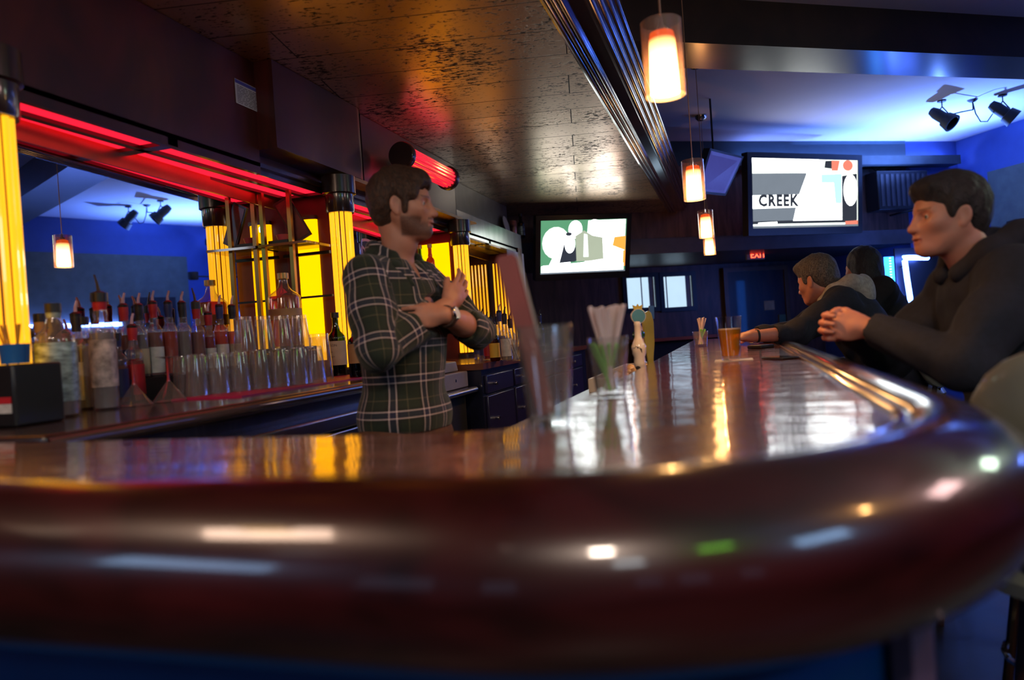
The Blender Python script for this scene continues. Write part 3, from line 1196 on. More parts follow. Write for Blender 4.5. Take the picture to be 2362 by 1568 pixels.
# ------------------------------------------------------------------ bottles
def bottle(name, label, loc, H=0.30, R=0.038, neck=0.013, sh=0.62, glass_m=None, liq=None, fill=0.5, label_m=None, lz=(0.12, 0.5),
           top='pourer', top_m=None, collar=None, group=None, square=False, rz=0.0, sleeve=None, text=None):
    t = thing(name, label, 'bottle', loc, rz, group)
    zs = H * sh
    seg = 24
    shoulder = [(R, zs), (R * 0.96, zs + H * 0.035), (R * 0.78, zs + H * 0.075), (R * 0.5, zs + H * 0.115), (neck * 1.25, zs + H * 0.165), (neck, zs + H * 0.22)]
    hb = H * 0.985
    outer = [(0, 0.002), (R * 0.85, 0), (R, 0.006)] + shoulder + [(neck, hb - 0.02), (neck * 1.18, hb - 0.018), (neck * 1.18, hb), (neck * 0.8, hb)]
    bm = MBx()
    lathe(bm, outer, seg)
    obj('vessel', bm, glass_m or GLASSB, t)
    if liq is not None:
        fz = H * fill
        pr = [(0, 0.006), (R * 0.9, 0.006)]
        if fz <= zs:
            pr += [(R * 0.93, 0.012), (R * 0.93, fz), (0, fz)]
        else:
            pr += [(R * 0.93, 0.012)] + [(max(r * 0.9, 0.004), z) for r, z in shoulder if z < fz] + [(0, fz)]
        bm = MBx()
        lathe(bm, pr, seg)
        obj('liquid', bm, liq, t)
    if label_m is not None:
        bm = MBx()
        lathe(bm, [(R + 0.0006, H * lz[0]), (R + 0.0012, H * lz[0]), (R + 0.0012, H * lz[1]), (R + 0.0006, H * lz[1])], seg)
        lb = obj('label', bm, label_m, t)
        if text:
            bm = MBx()
            for k, (s, sz, zf) in enumerate(text):
                Mt = frame_M((0, -R - 0.002, H * (lz[0] + (lz[1] - lz[0]) * zf)), (1, 0, 0), (0, 0, 1))
                text_bm(bm, s, sz, Mt, 0.0003)
            for v in bm.verts:   # wrap on the glass
                a = v.co.x / R
                rr_ = R + 0.0018
                v.co.x, v.co.y = rr_ * math.sin(a), -rr_ * math.cos(a)
            obj('lettering', bm, BLACKM, lb, fixn=False)
    if sleeve is not None:
        bm = MBx()
        lathe(bm, [(neck + 0.0012, zs + H * 0.2), (neck + 0.0014, hb - 0.03), (neck * 1.15 + 0.0012, hb - 0.022), (neck * 1.25, hb)], 16)
        obj('neck_sleeve', bm, sleeve, t)
    if top == 'pourer':
        bm = MBx()
        lathe(bm, [(0, hb - 0.004), (neck * 1.2, hb - 0.004), (neck * 1.3, hb + 0.008), (neck * 0.7, hb + 0.014), (0, hb + 0.014)], 14)
        p_ = obj('pourer', bm, BLACKP, t)
        bm = MBx()
        tube(bm, [(0, 0, hb + 0.01), (0.002, 0, hb + 0.03), (0.010, 0, hb + 0.05)], [0.006, 0.0045, 0.0035], 8)
        obj('spout', bm, top_m or CHROME, p_)
    elif top == 'cap':
        bm = MBx()
        lathe(bm, [(0, hb - 0.018), (neck * 1.3, hb - 0.018), (neck * 1.3, hb + 0.008), (0, hb + 0.01)], 16)
        obj('cap', bm, top_m or BLACKP, t)
    elif top == 'tall':
        bm = MBx()
        lathe(bm, [(0, hb - 0.01), (neck * 1.45, hb - 0.01), (neck * 1.45, hb + 0.018), (neck * 0.5, hb + 0.024), (0, hb + 0.024)], 16)
        p_ = obj('pourer', bm, BLACKP, t)
        bm = MBx()
        tube(bm, [(0, 0, hb + 0.02), (-0.004, 0, hb + 0.045), (-0.012, 0, hb + 0.075)], [0.005, 0.004, 0.0025], 8)
        obj('spout', bm, BLACKP, p_)
    return t


GREENG = glass('green_bottle_glass', (0.12, 0.22, 0.06), refl=1.0)
DARKG = glass('dark_bottle_glass', (0.05, 0.035, 0.03), refl=1.0)
BROWNG = glass('brown_bottle_glass', (0.35, 0.13, 0.04))
BEERGREEN = glass('beer_green_glass', (0.35, 0.75, 0.1))


def tl(name, col, rough=0.1):
    """liquid seen through glass: partly see-through body"""
    if name in MATS:
        return MATS[name]
    m, nt, out = nodes_of(name)
    L = nt.links.new
    a = N(nt, 'ShaderNodeBsdfTransparent')
    a.inputs[0].default_value = c4([min(1, c * 1.1 + 0.02) for c in col])
    d = N(nt, 'ShaderNodeBsdfPrincipled', Roughness=rough)
    tc = N(nt, 'ShaderNodeTexCoord')
    nz = N(nt, 'ShaderNodeTexNoise', Scale=9.0)
    L(tc.outputs['Object'], nz.inputs['Vector'])
    rp = nt.nodes.new('ShaderNodeValToRGB')
    rp.color_ramp.elements[0].color = c4([c * 0.7 for c in col])
    rp.color_ramp.elements[1].color = c4(col)
    L(nz.outputs[0], rp.inputs[0])
    L(rp.outputs[0], d.inputs['Base Color'])
    mx = N(nt, 'ShaderNodeMixShader', Fac=0.45)
    L(a.outputs[0], mx.inputs[1])
    L(d.outputs[0], mx.inputs[2])
    L(mx.outputs[0], out.inputs[0])
    MATS[name] = m
    return m


ORANGE = tl('orange_juice_mix', (0.85, 0.09, 0.02))
PINK = tl('pink_liqueur', (0.55, 0.22, 0.18))
CLEARL = tl('clear_spirit', (0.55, 0.5, 0.5))
AMBER = tl('whisky_amber', (0.75, 0.16, 0.01))
REDL = tl('red_liqueur', (0.6, 0.02, 0.03))
LBL = {
    'white': mat('label_white', (0.62, 0.6, 0.58), rough=0.6, var=0.25, scale=25),
    'silver': mat('label_silver_print', (0.32, 0.42, 0.42), rough=0.35, metal=0.3, var=0.7, scale=22, stretch=(1, 1, 3)),
    'cream': mat('label_cream', (0.52, 0.42, 0.28), rough=0.7, var=0.2, scale=12),
    'floral': mat('label_floral_print', (0.42, 0.34, 0.32), rough=0.5, var=0.75, scale=30),
    'yellow': mat('label_yellow', (0.8, 0.5, 0.06), rough=0.6, var=0.1),
    'navy': mat('label_navy', (0.03, 0.04, 0.16), rough=0.4, var=0.3),
    'red': mat('label_red', (0.5, 0.02, 0.03), rough=0.4, var=0.3),
    'tan': mat('label_tan', (0.45, 0.27, 0.12), rough=0.5, var=0.3),
    'black': mat('label_black', (0.02, 0.018, 0.02), rough=0.4, var=0.3),
}
PLILAC = mat('pearl_pourer', (0.7, 0.5, 0.62), rough=0.2, coat=0.6)


def bpos(px, py, z=ZCN):
    p = at_z(px, py, z)
    return (p.x, p.y, z + 0.0008)


# big bottles, front left of the counter
bottle('liquor_bottle', 'big clear bottle with a silver printed label and black cap, leftmost of the front bottles', bpos(140, 962), 0.315, 0.051, 0.016, 0.68,
       liq=CLEARL, fill=0.6, label_m=LBL['silver'], lz=(0.14, 0.66), top='cap', sleeve=LBL['silver'], group='large front bottles')
bottle('liquor_bottle', 'plain clear unlabelled bottle between the two big labelled front bottles', bpos(204, 943), 0.29, 0.040, 0.015, 0.66,
       liq=CLEARL, fill=0.72, top='cap', top_m=BLACKP, group='large front bottles')
bottle('liquor_bottle', 'tall clear bottle with floral label, red neck and long black pourer', bpos(247, 944), 0.345, 0.037, 0.017, 0.68,
       liq=CLEARL, fill=0.68, label_m=LBL['floral'], lz=(0.2, 0.62), top='tall', sleeve=LBL['red'], group='large front bottles')
for i, (px, py, H, top, sl, lab) in enumerate([
        (88, 925, 0.30, 'cap', 'tan', 'bottle with a brown neck and dark cap standing by the amber column'),
        (172, 915, 0.30, 'pourer', 'black', 'bottle with a pale pourer behind the leftmost big bottle'),
        (262, 905, 0.235, 'cap', 'navy', 'short bottle tucked behind the long-pourer bottle'),
        (300, 895, 0.26, 'pourer', 'red', 'bottle behind the left cocktail glass with a red neck band')]):
    _p = at_x(px, 700, -1.99)
    bottle('liquor_bottle', lab, (_p.x, _p.y, ZCN + 0.0008), H, 0.030, 0.013, 0.62, liq=[CLEARL, CLEARL, PINK, REDL][i], fill=0.55,
           label_m=LBL[['cream', 'white', 'navy', 'red'][i]], lz=(0.1, 0.5), top=top, sleeve=LBL[sl], top_m=PLILAC if top == 'pourer' else None, group='bottles behind the front bottles')

# small items on the left edge
bm = MBx()
box(bm, -0.065, 0.065, -0.07, 0.07, 0, 0.155)
t = thing('napkin_caddy', 'black box caddy with a blue cup and white band at the left picture edge', 'caddy', (bpos(10, 985)[0], bpos(10, 985)[1] + 0.05, ZCN + 0.0005))
obj('box', bm, BLACKP, t, bevel=0.006)
bm = MBx()
box(bm, -0.06, 0.055, -0.0725, -0.0705, 0.035, 0.058)
obj('white_band', bm, LBL['white'], t)
bm = MBx()
box(bm, -0.06, 0.055, -0.0725, -0.0705, 0.059, 0.075)
obj('red_band', bm, LBL['red'], t)
t2 = thing('straw_holder', 'little holder of orange straws standing on the black caddy', 'holder', (t.location.x - 0.01, t.location.y, ZCN + 0.157))
bm = MBx()
lathe(bm, [(0, 0), (0.032, 0), (0.036, 0.05), (0.033, 0.05), (0.03, 0.004), (0, 0.004)], 20)
obj('cup', bm, mat('blue_cup', (0.02, 0.12, 0.35), rough=0.2, coat=0.5), t2)
rr = random.Random(5)
for i in range(6):
    bm = MBx()
    a = rr.uniform(0, 2 * PI)
    tube(bm, [(0.01 * math.cos(a), 0.01 * math.sin(a), 0.008), (0.04 * math.cos(a), 0.03 * math.sin(a), 0.10)], 0.003, 6)
    obj('straw', bm, mat('orange_straw', (0.8, 0.35, 0.03), rough=0.4), t2)

# back row on the riser: pourers in front of the mirror
row = [
    (290, 0.290, PINK, 'navy', 'red', 'dark red neck and pearl pourer', 0.040),
    (325, 0.292, CLEARL, 'cream', 'black', 'black patterned neck and cream shoulder', 0.038),
    (358, 0.305, PINK, 'white', 'red', 'wine-red neck and clear pink body', 0.042),
    (393, 0.308, ORANGE, None, 'navy', 'bright orange contents and navy neck', 0.042),
    (425, 0.308, CLEARL, None, 'black', 'gold-banded black neck and grey body', 0.042),
    (457, 0.300, PINK, None, 'red', 'orange-red neck and black pourer', 0.042),
    (484, 0.262, REDL, 'white', 'red', 'short dark red neck, lower than its neighbours', 0.034),
    (511, 0.300, ORANGE, 'white', 'navy', 'blue neck and orange-topped body', 0.042),
    (540, 0.300, PINK, 'cream', 'black', 'violet-black neck just right of the brass post', 0.042)]
for i, (px, H, lq, lb, sl, desc, R) in enumerate(row):
    p = at_x(px, 790, -2.035)
    bottle('liquor_bottle', 'back-row bottle before the mirror with %s' % desc, (p.x, p.y, ZCN + 0.081), H * 0.88, R * 0.66, 0.0125, 0.60, liq=lq, fill=0.6,
           label_m=LBL[lb] if lb else None, lz=(0.05, 0.4), top='tall' if i == 5 else 'pourer', top_m=PLILAC, sleeve=LBL[sl], group='back row of bottles on the riser')
# near the shelf posts
bm = MBx()
box(bm, -0.10, 0.10, -0.085, 0.085, 0, 0.155)
tag(obj('display_block', bm, BLACKP, None, loc=(at_y(668, 740, 3.0).x, 2.97, ZCN + 0.0006)), 'black block behind the glasses under the wide amber whisky bottle', 'block')
pw = at_y(668, 740, 3.0)
bottle('whisky_decanter', 'wide glowing amber whisky bottle with a round label behind the right brass post', (pw.x, 2.97, ZCN + 0.157), 0.34, 0.074, 0.02, 0.66,
       glass_m=GLASSB, liq=AMBER, fill=0.72, label_m=LBL['tan'], lz=(0.38, 0.52), top='cap', top_m=BRASS)
bottle('liquor_bottle', 'slim bottle with a steel spout and red stripe right of the whisky bottle', bpos(728, 862), 0.285, 0.03, 0.014, 0.5, liq=CLEARL, fill=0.4,
       label_m=LBL['white'], lz=(0.5, 0.62), top='pourer', sleeve=LBL['white'])
bottle('liquor_bottle', 'slim dark-necked bottle in front of the right brass post', bpos(688, 866), 0.29, 0.03, 0.014, 0.5, liq=CLEARL, fill=0.4,
       label_m=LBL['navy'], lz=(0.3, 0.62), top='pourer', sleeve=LBL['navy'])
# whiskey by the bartender
bottle('whiskey_bottle', 'dark green bottle with a cream label and green shoulder beside the bartender', bpos(782, 868), 0.305, 0.043, 0.0145, 0.60,
       glass_m=GREENG, liq=DARKG, fill=0.55, label_m=LBL['cream'], lz=(0.18, 0.56), top='cap', top_m=BLACKP, rz=-0.25, text=[('JAMESON', 0.016, 0.82), ('IRISH', 0.010, 0.55), ('WHISKEY', 0.010, 0.35)])
bottle('liquor_bottle', 'squat brown-labelled bottle with a red neck touching the plaid shirt', bpos(826, 872), 0.235, 0.036, 0.013, 0.66,
       glass_m=DARKG, liq=DARKG, fill=0.5, label_m=LBL['tan'], lz=(0.28, 0.64), top='cap', top_m=LBL['red'])

# bottles beyond the bartender
far = [
    (1104, 826, 0.30, 'clear', CLEARL, 'navy', 'navy', 'blue-labelled bottle nearest the elbow of the bartender'),
    (1118, 829, 0.29, 'clear', CLEARL, 'navy', 'black', 'clear bottle with a dark pourer, second from the elbow'),
    (1128, 830, 0.26, 'clear', REDL, 'red', 'red', 'bottle with a bright red neck before the yellow panels'),
    (1143, 833, 0.225, 'brown', AMBER, 'yellow', 'tan', 'brown bottle with a square yellow label on the cabinet edge'),
    (1158, 829, 0.30, 'clear', CLEARL, 'navy', 'navy', 'clear bottle right of the yellow-labelled one'),
    (1170, 832, 0.27, 'clear', CLEARL, 'white', 'black', 'clear bottle with a black stopper near the maroon paddle'),
    (1182, 829, 0.24, 'clear', CLEARL, None, 'black', 'plain clear bottle just left of the maroon paddle'),
    (1112, 815, 0.31, 'clear', CLEARL, 'white', 'navy', 'tall bottle in the rear row against the amber panels'),
    (1136, 815, 0.31, 'clear', AMBER, 'white', 'navy', 'tall bottle in the rear row behind the yellow-labelled one'),
    (1150, 814, 0.31, 'clear', CLEARL, 'red', 'black', 'tall bottle in the rear row with a red label'),
    (1226, 806, 0.31, 'clear', CLEARL, 'white', 'white', 'pale-necked bottle at the far right end of the back cabinet'),
    (1250, 806, 0.31, 'dark', CLEARL, 'navy', 'navy', 'blue-black bottle at the far right end of the back cabinet')]
for px, py, H, g, lq, lb, sl, lab in far:
    bottle('liquor_bottle', lab, bpos(px, py), H * 0.95, 0.029, 0.012, 0.6, glass_m={'clear': GLASSB, 'brown': BROWNG, 'dark': DARKG}[g], liq=lq, fill=0.5,
           label_m=LBL[lb] if lb else None, lz=(0.1, 0.48), top='pourer', top_m=PLILAC if px in (1158, 1226, 1150) else BLACKP, sleeve=LBL[sl], group='bottles on the far cabinet')
# white straws/stirrers leaning
t = thing('stirrer_cup', 'small clear cup with white stirrers near the maroon paddle on the far cabinet', 'cup', bpos(1192, 832))
bm = MBx()
lathe(bm, [(0, 0), (0.025, 0), (0.03, 0.09), (0.028, 0.09), (0.023, 0.004), (0, 0.004)], 18)
obj('vessel', bm, GLASSB, t)
for i in range(5):
    bm = MBx()
    tube(bm, [(0.01 * math.sin(i * 2), 0.0, 0.01), (-0.05 + 0.02 * i, 0.01 * i, 0.15)], 0.003, 6)
    obj('stirrer', bm, LBL['white'], t)

# beer bottles on the small shelf of the second niche
zb = at_y(1015, 640, 4.74).z
t = thing('display_shelf', 'amber-lit bracket shelf with display beer bottles right of the bartender face', 'shelf', (0, 0, 0))
sx0, sx1 = -2.20, -1.95
bm = MBx()
box(bm, sx0, sx1, 4.67, 4.98, zb - 0.02, zb - 0.001)
obj('shelf', bm, mat('amber_shelf', (0.7, 0.4, 0.05), rough=0.15, coat=0.5), t)
bm = MBx()
box(bm, sx0 + 0.05, sx1 + 0.02, 4.99, 4.998, zb - 0.10, zb + 0.27)
obj('lit_back', bm, YEL, t)
for xx in (sx0 + 0.06, ):
    bm = MBx()
    box(bm, xx - 0.012, xx + 0.012, 4.65, 4.67, ZCN, 1.98)
    obj('post', bm, BRASS, t)
bm = MBx()
box(bm, sx0, sx1, 4.95, 4.97, 1.60, 1.62)
obj('rail', bm, BLACKP, t)
sw = sx1 - sx0
for i, (fx, gm, lb, sl, lab) in enumerate([(0.22, BROWNG, 'red', 'black', 'brown beer bottle with a dark label, left on the amber display shelf'),
                                           (0.52, BEERGREEN, 'white', 'yellow', 'bright green beer bottle in the middle of the amber display shelf'),
                                           (0.82, BROWNG, 'white', 'black', 'brown long-neck beer bottle, right on the amber display shelf')]):
    bottle('beer_bottle', lab, (sx0 + sw * fx, 4.79, zb + 0.0005), 0.24, 0.029, 0.0125, 0.52, glass_m=gm, label_m=LBL[lb], lz=(0.18, 0.42), top='cap', top_m=BRASS, group='display beer bottles')
# round emblem sign against the second mirror
ps = at_x(843, 582, -2.14)
t = thing('round_sign', 'round white and navy emblem sign behind the shoulder of the bartender', 'sign', ps, rot=(PI / 2, 0, math.radians(60)))
bm = MBx()
lathe(bm, [(0, -0.008), (0.085, -0.008), (0.085, 0.006), (0.07, 0.006), (0, 0.004)], 36)
obj('plate', bm, mat('sign_white', (0.62, 0.66, 0.8), rough=0.4), t)
bm = MBx()
lathe(bm, [(0, 0.0062), (0.068, 0.0062), (0.068, 0.008), (0, 0.008)], 36)
obj('disc', bm, mat('sign_navy', (0.02, 0.04, 0.12), rough=0.4), t)
bm = MBx()
Mt = Matrix.Translation((0, 0, 0.0095))
text_bm(bm, 'M', 0.11, Mt, 0.001)
obj('letter', bm, mat('sign_white', (0, 0, 0)), t, fixn=False)

# objects standing on the end fascia
p = at_x(1167, 527, -2.0)
t = thing('display_plate', 'round pale plate standing on the ledge near the left television', 'plate', (-1.99, p.y, 2.172), rot=(0, math.radians(78), 0))
bm = MBx()
lathe(bm, [(0, 0), (0.05, 0.0), (0.085, 0.012), (0.085, 0.016), (0.05, 0.006), (0, 0.006)], 28, (-0.085, 0, 0))
obj('dish', bm, mat('grey_ceramic', (0.4, 0.36, 0.36), rough=0.4), t)
for i, (px, h_, c_, lab) in enumerate([(1185, 0.14, 'red', 'small can with a red and green print on the ledge by the left television'),
                                       (1203, 0.26, 'dark', 'dark glass bottle standing last on the ledge by the left television')]):
    p = at_x(px, 540, -1.97)
    if i == 0:
        t = thing('drink_can', lab, 'can', (-1.97, p.y, 2.171))
        bm = MBx()
        lathe(bm, [(0, 0), (0.028, 0), (0.033, 0.008), (0.033, h_ - 0.01), (0.027, h_), (0, h_)], 20)
        obj('shell', bm, mat('can_print', (0.35, 0.15, 0.15), rough=0.3, metal=0.5, var=0.9, scale=16), t)
        bm = MBx()
        lathe(bm, [(0, h_), (0.024, h_), (0.024, h_ + 0.002), (0, h_ + 0.002)], 20)
        obj('lid', bm, STEEL, t)
    else:
        bottle('liquor_bottle', lab, (-1.97, p.y, 2.171), 0.24, 0.035, 0.014, 0.6, glass_m=DARKG, label_m=LBL['silver'], top='cap')
# paper and hook at the far end of the fascia
t = thing('hanging_sheet', 'grey paper sheet hanging below the pale end of the fascia', 'paper notice', (XF + 0.006, at_x(1192, 600, XF).y, 1.988))
bm = MBx()
box(bm, -0.003, 0.003, -0.33, 0.22, -0.42, 0)
obj('sheet', bm, mat('lavender_paper', (0.4, 0.36, 0.42), rough=0.8, var=0.3, scale=9), t)

# ------------------------------------------------------------------ pendants
PEND_Y = [2.19, 4.12, 6.03, 7.6]
plabels = ['nearest and largest glowing orange pendant lamp hanging over the bar', 'second pendant lamp from the camera, beside the tilted television',
           'third pendant lamp from the camera, just above the farthest one', 'farthest and smallest glowing pendant lamp in the row over the bar']
SHADE = emat('pendant_shade_glow', (1.0, 0.62, 0.22), 19.0, grad=(0.165, 0.055, (1.0, 0.11, 0.005), 0.9))
PX = -0.155


def pendant(label, loc):
    t = thing('pendant_lamp', label, 'pendant lamp', loc, 0, 'row of orange glass pendants')
    bm = MBx()
    lathe(bm, [(0.058, 0), (0.059, 0.001), (0.059, 0.214), (0.058, 0.215), (0.0565, 0.214), (0.0565, 0.001), (0.058, 0)], 36)
    obj('outer_glass', bm, glass('rosy_clear_glass', (1.0, 0.90, 0.86), rough=0.04, refl=1.3, milk=0.12, milk_c=(0.9, 0.6, 0.5)), t)
    bm = MBx()
    lathe(bm, [(0.040, 0.008), (0.042, 0.009), (0.042, 0.03), (0.038, 0.16), (0.034, 0.182), (0.0, 0.186)], 32)
    obj('inner_shade', bm, SHADE, t)
    bm = MBx()
    lathe(bm, [(0, 0.182), (0.02, 0.182), (0.022, 0.19), (0.008, 0.205), (0.004, 0.23), (0, 0.23)], 16)
    obj('socket', bm, CHROME, t)
    top = ZC - loc[2]
    bm = MBx()
    tube(bm, [(0, 0, 0.22), (0, 0, top - 0.02)], 0.003, 6)
    obj('cord', bm, mat('copper_cord', (0.45, 0.25, 0.16), rough=0.35, metal=0.6), t)
    bm = MBx()
    lathe(bm, [(0, top - 0.055), (0.03, top - 0.05), (0.055, top - 0.025), (0.06, top), (0, top)], 24)
    obj('canopy_cup', bm, CHROME, t)
    return t


pz = CAMZ + 0.765 - 0.107
p0_ = None
for i, y in enumerate(PEND_Y):
    if p0_ is None:
        p0_ = pendant(plabels[i], (PX + 0.01, y, pz))
    else:
        dup(p0_, (PX - 0.02 * (i == 3), y, pz), 0, plabels[i])
    light('pendant_bulb', 'POINT', (PX + 0.01, y, pz + 0.045), 22.0, (1.0, 0.45, 0.14), 0.02)

# ------------------------------------------------------------------ televisions
def screen_M(pxs, depth_off, tilt=0.0):
    pass


def tv(name, label, c, w, h, right, up, body_m, shapes, bez=0.05, group=None, strip=False):
    """c: screen centre; shapes: list of (material, polygon in 0..1 screen coordinates)"""
    M = frame_M(c, right, up)
    t = thing(name, label, 'television', (0, 0, 0), 0, group)
    t.matrix_world = M
    bm = MBx()
    box(bm, -w / 2 - bez, w / 2 + bez, -h / 2 - bez * 1.3, h / 2 + bez, -0.08, 0.0)
    box(bm, -w / 2 - bez, w / 2 + bez, h / 2, h / 2 + bez, 0, 0.012)
    box(bm, -w / 2 - bez, w / 2 + bez, -h / 2 - bez * 1.3, -h / 2, 0, 0.012)
    box(bm, -w / 2 - bez, -w / 2, -h / 2, h / 2, 0, 0.012)
    box(bm, w / 2, w / 2 + bez, -h / 2, h / 2, 0, 0.012)
    obj('housing', bm, body_m, t)
    mats = []
    bm = MBx()
    for k, (m_, poly) in enumerate(shapes):
        if m_ not in mats:
            mats.append(m_)
        z = 0.001 + 0.0004 * k
        vs = [bm.verts.new(((x - 0.5) * w, (y - 0.5) * h, z)) for x, y in poly]
        f = bm.faces.new(vs)
        f.material_index = mats.index(m_)
    bmesh.ops.triangulate(bm, faces=bm.faces[:])
    for f in bm.faces:
        if f.normal.z < 0:
            f.normal_flip()
    obj('screen', bm, mats, t, fixn=False)
    bm = MBx()
    box(bm, -0.15, 0.15, -0.12, 0.12, -0.16, -0.08)
    obj('wall_mount', bm, BLACKM, t)
    return t


SW = emat('screen_white', (0.95, 1.0, 1.0), 4.2)
SW2 = emat('screen_soft_white', (0.8, 0.9, 0.82), 1.6)
SG = emat('screen_court_green', (0.10, 0.30, 0.16), 1.0)
SO = emat('screen_orange', (1.0, 0.25, 0.04), 1.6)
SGR = emat('screen_grey', (0.17, 0.2, 0.24), 1.0)
SDK = emat('screen_dark', (0.03, 0.035, 0.05), 1.0)
SSK = emat('screen_skin', (0.8, 0.22, 0.15), 1.0)
SB = emat('screen_pale_blue', (0.3, 0.55, 0.75), 1.7)
SKH = emat('screen_khaki', (0.32, 0.36, 0.27), 1.2)


def ell_poly(cx, cy, rx, ry, n=18, a0=0):
    return [(cx + rx * math.cos(2 * PI * i / n), cy + ry * math.sin(2 * PI * i / n)) for i in range(n)]


FULL = [(0, 0), (1, 0), (1, 1), (0, 1)]
# left television
c_tl, c_tr, c_bl, c_br = (1243, 511), (1441, 505), (1252, 633), (1447, 625)
dT = 7.35
ctr = at_d(1346, 568, dT)
L_ = at_d(1247.5, 572, dT * 0.985)
R_ = at_d(1444, 565, dT * 1.015)
U_ = at_d(1341, 508, dT * 0.99)
D_ = at_d(1350, 629, dT * 1.01)
tv('television', 'television showing a bright green and white sports broadcast at the far end of the bar', ctr, (R_ - L_).length, (U_ - D_).length,
   (R_ - L_), (U_ - D_), mat('tv_housing', (0.02, 0.02, 0.023), rough=0.3),
   [(SG, FULL), (SW, [(0.98, 0.0), (0.02, 0.0), (0.03, 0.16), (0.25, 0.17), (0.52, 0.2), (0.55, 0.98), (0.99, 0.99)]),
    (SW2, ell_poly(0.18, 0.58, 0.16, 0.30)), (SW, ell_poly(0.40, 0.82, 0.08, 0.17)), (SW, [(0.1, 0.16), (0.2, 0.5), (0.3, 0.72), (0.35, 0.2)]),
    (SDK, [(0.22, 0.2), (0.27, 0.55), (0.34, 0.42), (0.40, 0.52), (0.45, 0.28), (0.40, 0.22)]), (SW, ell_poly(0.34, 0.55, 0.06, 0.17)),
    (SDK, ell_poly(0.325, 0.74, 0.035, 0.035)), (SKH, [(0.42, 0.22), (0.40, 0.70), (0.50, 0.80), (0.60, 0.70), (0.72, 0.66), (0.74, 0.25), (0.58, 0.22)]),
    (SW2, [(0.50, 0.3), (0.5, 0.74), (0.54, 0.72), (0.56, 0.3)]), (SO, [(0.84, 0.50), (0.86, 0.66), (0.995, 0.68), (0.995, 0.4)]),
    (SW, ell_poly(0.62, 0.93, 0.06, 0.07)), (SO, [(0.97, 0.1), (0.97, 0.4), (0.998, 0.4), (0.998, 0.1)]), (SW, [(0.01, 0.03), (0.01, 0.15), (0.98, 0.16), (0.98, 0.03)]),
    (SGR, [(0.65, 0.075), (0.65, 0.09), (0.83, 0.09), (0.83, 0.075)]), (SGR, [(0.0, 0.0), (0.0, 0.03), (1, 0.03), (1, 0)])])
# right television
dT = 7.9
ctr = at_d(1857, 445, dT)
L_ = at_d(1734, 446, dT * 0.985)
R_ = at_d(1978, 446, dT * 1.06)
U_ = at_d(1852, 367, dT * 0.995)
D_ = at_d(1860, 524, dT * 1.005)
Lp, Rp = L_, R_
ctr = (Lp + Rp) / 2
MTV = frame_M(ctr, (R_ - L_), (U_ - D_))
tvr = tv('television', 'large television showing white-clad players and the word CREEK on the far wall', ctr, (R_ - L_).length, (U_ - D_).length * 1.02,
         (R_ - L_), (U_ - D_), mat('tv_housing', (0, 0, 0)),
         [(SW2, FULL), (SGR, [(0, 0.1), (0, 0.78), (0.5, 0.80), (0.5, 0.1)]), (SW, [(0.02, 0.80), (0.0, 1), (0.62, 1), (0.62, 0.8)]),
          (SDK, [(0.0, 0.06), (0.0, 0.10), (0.99, 0.12), (0.99, 0.06)]), (SW, [(0.0, 0.28), (0.0, 0.47), (0.5, 0.49), (0.5, 0.30)]),
          (SW, [(0.37, 0.1), (0.42, 0.45), (0.50, 0.78), (0.52, 0.97), (0.66, 0.98), (0.66, 0.8), (0.84, 0.78), (0.88, 0.5), (0.86, 0.1)]),
          (SB, [(0.64, 0.35), (0.64, 0.78), (0.84, 0.79), (0.84, 0.35)]), (SW, [(0.60, 0.3), (0.62, 0.66), (0.76, 0.66), (0.78, 0.3)]),
          (SDK, [(0.67, 0.88), (0.68, 0.98), (0.76, 0.99), (0.78, 0.86)]), (SSK, [(0.74, 0.84), (0.74, 0.99), (0.82, 0.99), (0.80, 0.84)]), (SSK, ell_poly(0.90, 0.92, 0.05, 0.08)),
          (SDK, [(0.84, 0.1), (0.84, 0.76), (0.99, 0.80), (0.99, 0.1)]), (SW, ell_poly(0.925, 0.55, 0.07, 0.24)), (SSK, [(0.87, 0.03), (0.87, 0.08), (0.998, 0.09), (0.998, 0.03)]),
          (SW, [(0.05, 0.035), (0.05, 0.08), (0.22, 0.09), (0.22, 0.035)]), (SGR, [(0, 0), (0, 0.03), (1, 0.03), (1, 0)])], bez=0.06)
bm = MBx()
wR, hR = (R_ - L_).length, (U_ - D_).length
Mt = Matrix.Translation(((0.05 - 0.5) * wR, (0.385 - 0.5) * hR, 0.014))
text_bm(bm, 'CREEK', 0.165, Mt, 0.0005, align='LEFT', bold=0.008)
obj('caption', bm, SDK, tvr, fixn=False)
t = None
# side-on television, left of the big one
a_, b_, c_, d_ = at_d(1640, 348, 6.6), at_d(1710, 365, 6.9), at_d(1672, 446, 6.9), at_d(1612, 440, 6.6)
t = thing('television', 'switched-off television seen at a steep angle, a blue reflection put in as glow, beside the second pendant', 'television', (0, 0, 0))
bm = MBx()
n_ = (b_ - a_).cross(d_ - a_).normalized()
if n_.y > 0:
    n_ = -n_
cc = (a_ + b_ + c_ + d_) / 4
vs = [bm.verts.new(p + (p - cc) * 0.12) for p in (a_, b_, c_, d_)] + [bm.verts.new(p + (p - cc) * 0.12 - n_ * 0.07) for p in (a_, b_, c_, d_)]
for f in ((0, 1, 2, 3), (7, 6, 5, 4), (0, 4, 5, 1), (1, 5, 6, 2), (2, 6, 7, 3), (3, 7, 4, 0)):
    bm.faces.new([vs[i] for i in f])
obj('housing', bm, mat('tv_housing', (0, 0, 0)), t)
bm = MBx()
vs = [bm.verts.new(p + n_ * 0.004) for p in (a_, b_, c_, d_)] + [bm.verts.new(p + n_ * 0.001) for p in (a_, b_, c_, d_)]
